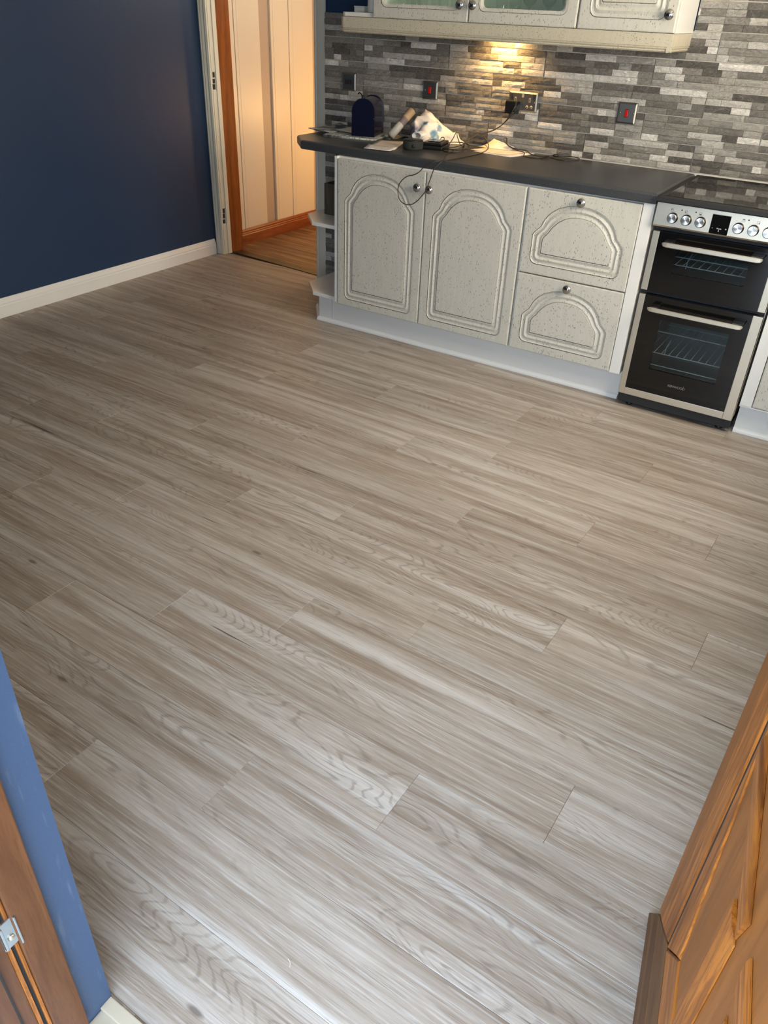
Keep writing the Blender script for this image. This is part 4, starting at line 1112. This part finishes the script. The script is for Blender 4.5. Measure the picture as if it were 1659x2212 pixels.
for k in range(15):                                        # curled hem at the front
    an = R(-60 + 400 * k / 14); r_ = .010 + .010 * k / 14
    rs.append([(-.575 + math.cos(an) * r_ * 1.7, .395, ZW + .034 + math.sin(an) * r_), (-.545 + math.cos(an) * r_ * 1.7, .47, ZW + .045 + math.sin(an) * r_), (-.545 + math.cos(an) * (r_ + .0025) * 1.7, .47, ZW + .045 + math.sin(an) * (r_ + .0025)), (-.575 + math.cos(an) * (r_ + .0025) * 1.7, .395, ZW + .034 + math.sin(an) * (r_ + .0025))])
mb.rings(rs); mb.build('curled_hem', 'ceramic', tw)
# notes
pd = sheet('spiral_notepad', 'lined spiral notepad lying between the letterbox and the round speaker', [(-.662, .048), (-.535, .120), (-.630, .372), (-.748, .335)], ZW, 'paper_line', 'notepad', .003, .004)
mb = MB(); q0, q1 = Vector((-.748, .337, ZW + .004)), Vector((-.630, .374, ZW + .004))
mi_ = Matrix.Translation(-pd.location)
for k in range(22):
    c = q0.lerp(q1, (k + .5) / 22); mb.tube([tuple(mi_ @ (c + Vector((0, .003 * math.cos(R(a)), .003 * math.sin(R(a)) + .001)))) for a in range(0, 360, 45)], .0006, 4)
mb.build('spiral', 'rubber', pd, local=True)
sheet('note_sheet', 'loose white sheet on the notepad at the worktop edge', [(-.660, .044), (-.521, .060), (-.548, .165), (-.700, .150)], ZW + .0036, 'paper', 'paper', .0012, .006)
# smart speaker puck
pk = thing('smart_speaker', 'round charcoal puck speaker standing on the worktop', 'speaker', (-.493, .222, ZW))
MB().lathe([(.044, 0), (.048, .003), (.049, .010), (.049, .034), (.0475, .038)], (-.493, .222, ZW), (0, 0, 1), 40).build('fabric_body', 'fabric_puck', pk)
MB().lathe([(.0474, .0382), (.0465, .0415), (.042, .043), (.0001, .043)], (-.493, .222, ZW), (0, 0, 1), 40).build('top', 'black', pk)
MB().lathe([(.0085, 0), (.0085, .0025), (.0001, .0025)], (-.4640, .1800, ZW + .020), (.57, -.82, 0), 16).build('power_port', 'slot', pk)
# black flat case and gadgets behind it
cz = thing('black_case', 'flat black zipped case lying behind the round speaker', 'case', (-.440, .362, ZW), R(14))
MB().box(-.055, .055, -.100, .050, .0, .016, .006).build('lower_shell', 'black', cz, local=True)
MB().box(-.050, .050, -.088, .045, .0165, .030, .006).build('upper_shell', 'black', cz, local=True)
MB().box(-.030, .030, -.060, .025, .0302, .0335, .0015).build('label_flap', 'black_glass', cz, local=True)
# papers at right
sheet('paper_sheet', 'lowest white sheet of the loose pile in front of the double socket', [(-.245, .370), (-.035, .350), (.015, .520), (-.200, .553)], ZW, 'paper', 'paper', .002, .003)
sheet('paper_sheet', 'pinkish top sheet of the loose pile in front of the double socket', [(-.270, .395), (-.075, .372), (-.030, .515), (-.225, .556)], ZW + .0030, 'paper_line', 'paper', .0015, .006)
mb = MB(); mb.sm = True; rs = []
for k in range(7):
    v = k / 6; rs.append([(-.285 + .05 * v + .01 * v, .500 + .055 * v, ZW + .0058 + .036 * v ** 2), (-.110 + .0 * v, .500 + .055 * v, ZW + .0058 + .010 * v ** 2), (-.110, .5015 + .055 * v, ZW + .0050 + .010 * v ** 2), (-.285 + .06 * v, .5015 + .055 * v, ZW + .0050 + .036 * v ** 2)])
mb.rings(rs); o = mb.build('curled_sheet', 'paper'); tag(o, 'white sheet curling up against the tiles below the double socket', 'paper')
o = MB().tube(smooth_path([(-.262, .385, ZW + .008), (-.255, .375, ZW + .008), (-.235, .372, ZW + .0075), (-.21, .369, ZW + .0075)]), .0013, 6).build('paper_clip', 'rack'); tag(o, 'small silver clip at left edge of the loose papers', 'clip')

# cables
def cable(name, label, paths, mat='cable', r=.0021, ends=()):
    t = thing(name, label, 'cable', tuple(paths[0][0]))
    for p in paths: MB().tube(smooth_path(p), r, 8).build('cord', mat, t)
    for p, q_, rr in ends: MB().tube([p, tuple((Vector(p) * .9 + Vector(q_) * .1)), q_], [rr * .7, rr, rr], 10).build('connector', mat, t)
    return t
zc = ZW + .0024
cable('power_cable', 'thin dark cable from the plug looping down over the cabinet doors', [[
    (-.118, .515, 1.078), (-.150, .505, 1.035), (-.185, .490, 1.005), (-.225, .47, .985), (-.275, .44, .965), (-.300, .40, .945), (-.292, .36, .930), (-.305, .30, ZW + .006), (-.300, .22, zc), (-.265, .13, zc), (-.220, .045, zc + .002),
    (-.205, .000, .914), (-.213, -.020, .900), (-.226, -.034, .882), (-.236, -.034, .859), (-.250, -.034, .818), (-.264, -.034, .782), (-.291, -.034, .749), (-.318, -.034, .724), (-.350, -.034, .710), (-.384, -.034, .715), (-.405, -.034, .734), (-.412, -.034, .763), (-.408, -.034, .790), (-.390, -.034, .814), (-.364, -.034, .833), (-.326, -.034, .845), (-.301, -.034, .861), (-.283, -.036, .878), (-.250, -.034, .899), (-.222, -.018, .911),
    (-.205, .020, zc + .002), (-.200, .110, zc), (-.188, .220, zc), (-.183, .320, zc), (-.195, .42, zc + .004), (-.225, .50, .925), (-.262, .525, .952), (-.295, .515, .973), (-.325, .49, .958), (-.335, .47, .935), (-.335, .45, .918)]], 'cable_grey', .0021,
    [((-.335, .45, .922), (-.331, .44, .9115), .0045)])
cable('power_cable', 'tangled black cable running from the plug into a heap beside the black case', [[
    (-.440, .40, ZW + .02), (-.455, .43, ZW + .034), (-.432, .42, ZW + .036), (-.405, .36, ZW + .015), (-.372, .30, zc), (-.330, .255, zc), (-.285, .262, zc), (-.262, .285, zc + .004), (-.275, .33, ZW + .012), (-.330, .40, ZW + .02), (-.375, .45, ZW + .045), (-.392, .47, ZW + .062), (-.385, .42, ZW + .035), (-.375, .36, ZW + .012), (-.350, .315, zc + .004), (-.305, .30, zc + .004), (-.270, .345, ZW + .010), (-.285, .41, ZW + .018), (-.340, .44, ZW + .022), (-.395, .43, ZW + .020), (-.420, .38, ZW + .012), (-.400, .315, zc + .003), (-.340, .290, zc + .005), (-.290, .325, ZW + .012), (-.245, .38, ZW + .014)], [
    (-.101, .540, 1.112), (-.112, .51, 1.100), (-.125, .50, 1.070), (-.155, .50, 1.030), (-.190, .49, 1.000), (-.232, .46, .978), (-.275, .42, .950), (-.305, .37, .930), (-.340, .34, .918), (-.385, .32, zc + .004), (-.420, .34, zc + .006), (-.435, .37, ZW + .012)]], 'cable', .0021)
cable('usb_cable', 'black usb cable lying in loops over the papers towards the cooker', [[
    (.010, .400, zc), (.000, .425, zc + .004), (-.020, .470, ZW + .010), (-.070, .495, ZW + .012), (-.115, .505, ZW + .022), (-.150, .520, ZW + .040), (-.160, .530, ZW + .053), (-.147, .535, ZW + .052), (-.135, .520, ZW + .030), (-.095, .515, ZW + .016), (-.030, .515, ZW + .013), (.005, .490, ZW + .005), (.040, .480, zc), (.080, .510, zc), (.108, .528, zc + .003)],
    [(.128, .532, zc + .003), (.165, .545, zc + .003), (.205, .540, ZW + .008), (.235, .530, ZW + .006), (.243, .505, zc), (.225, .480, zc), (.190, .450, zc), (.150, .455, zc), (.120, .475, zc), (.098, .470, zc + .003), (.092, .430, zc + .002), (.103, .405, zc), (.112, .435, zc + .004), (.110, .465, zc + .005), (.090, .430, zc), (.060, .405, zc), (.020, .410, zc), (.005, .432, zc)]], 'cable', .0021,
    [((.106, .527, zc + .004), (.130, .533, zc + .004), .0058)])
o = MB().tube(smooth_path([(1.073, -2.754, .0012), (1.080, -2.757, .0016), (1.085, -2.764, .0012)]), .0006, 6).build('thread', 'paper'); tag(o, 'tiny curved white thread lying on the planks near the garden door', 'thread')
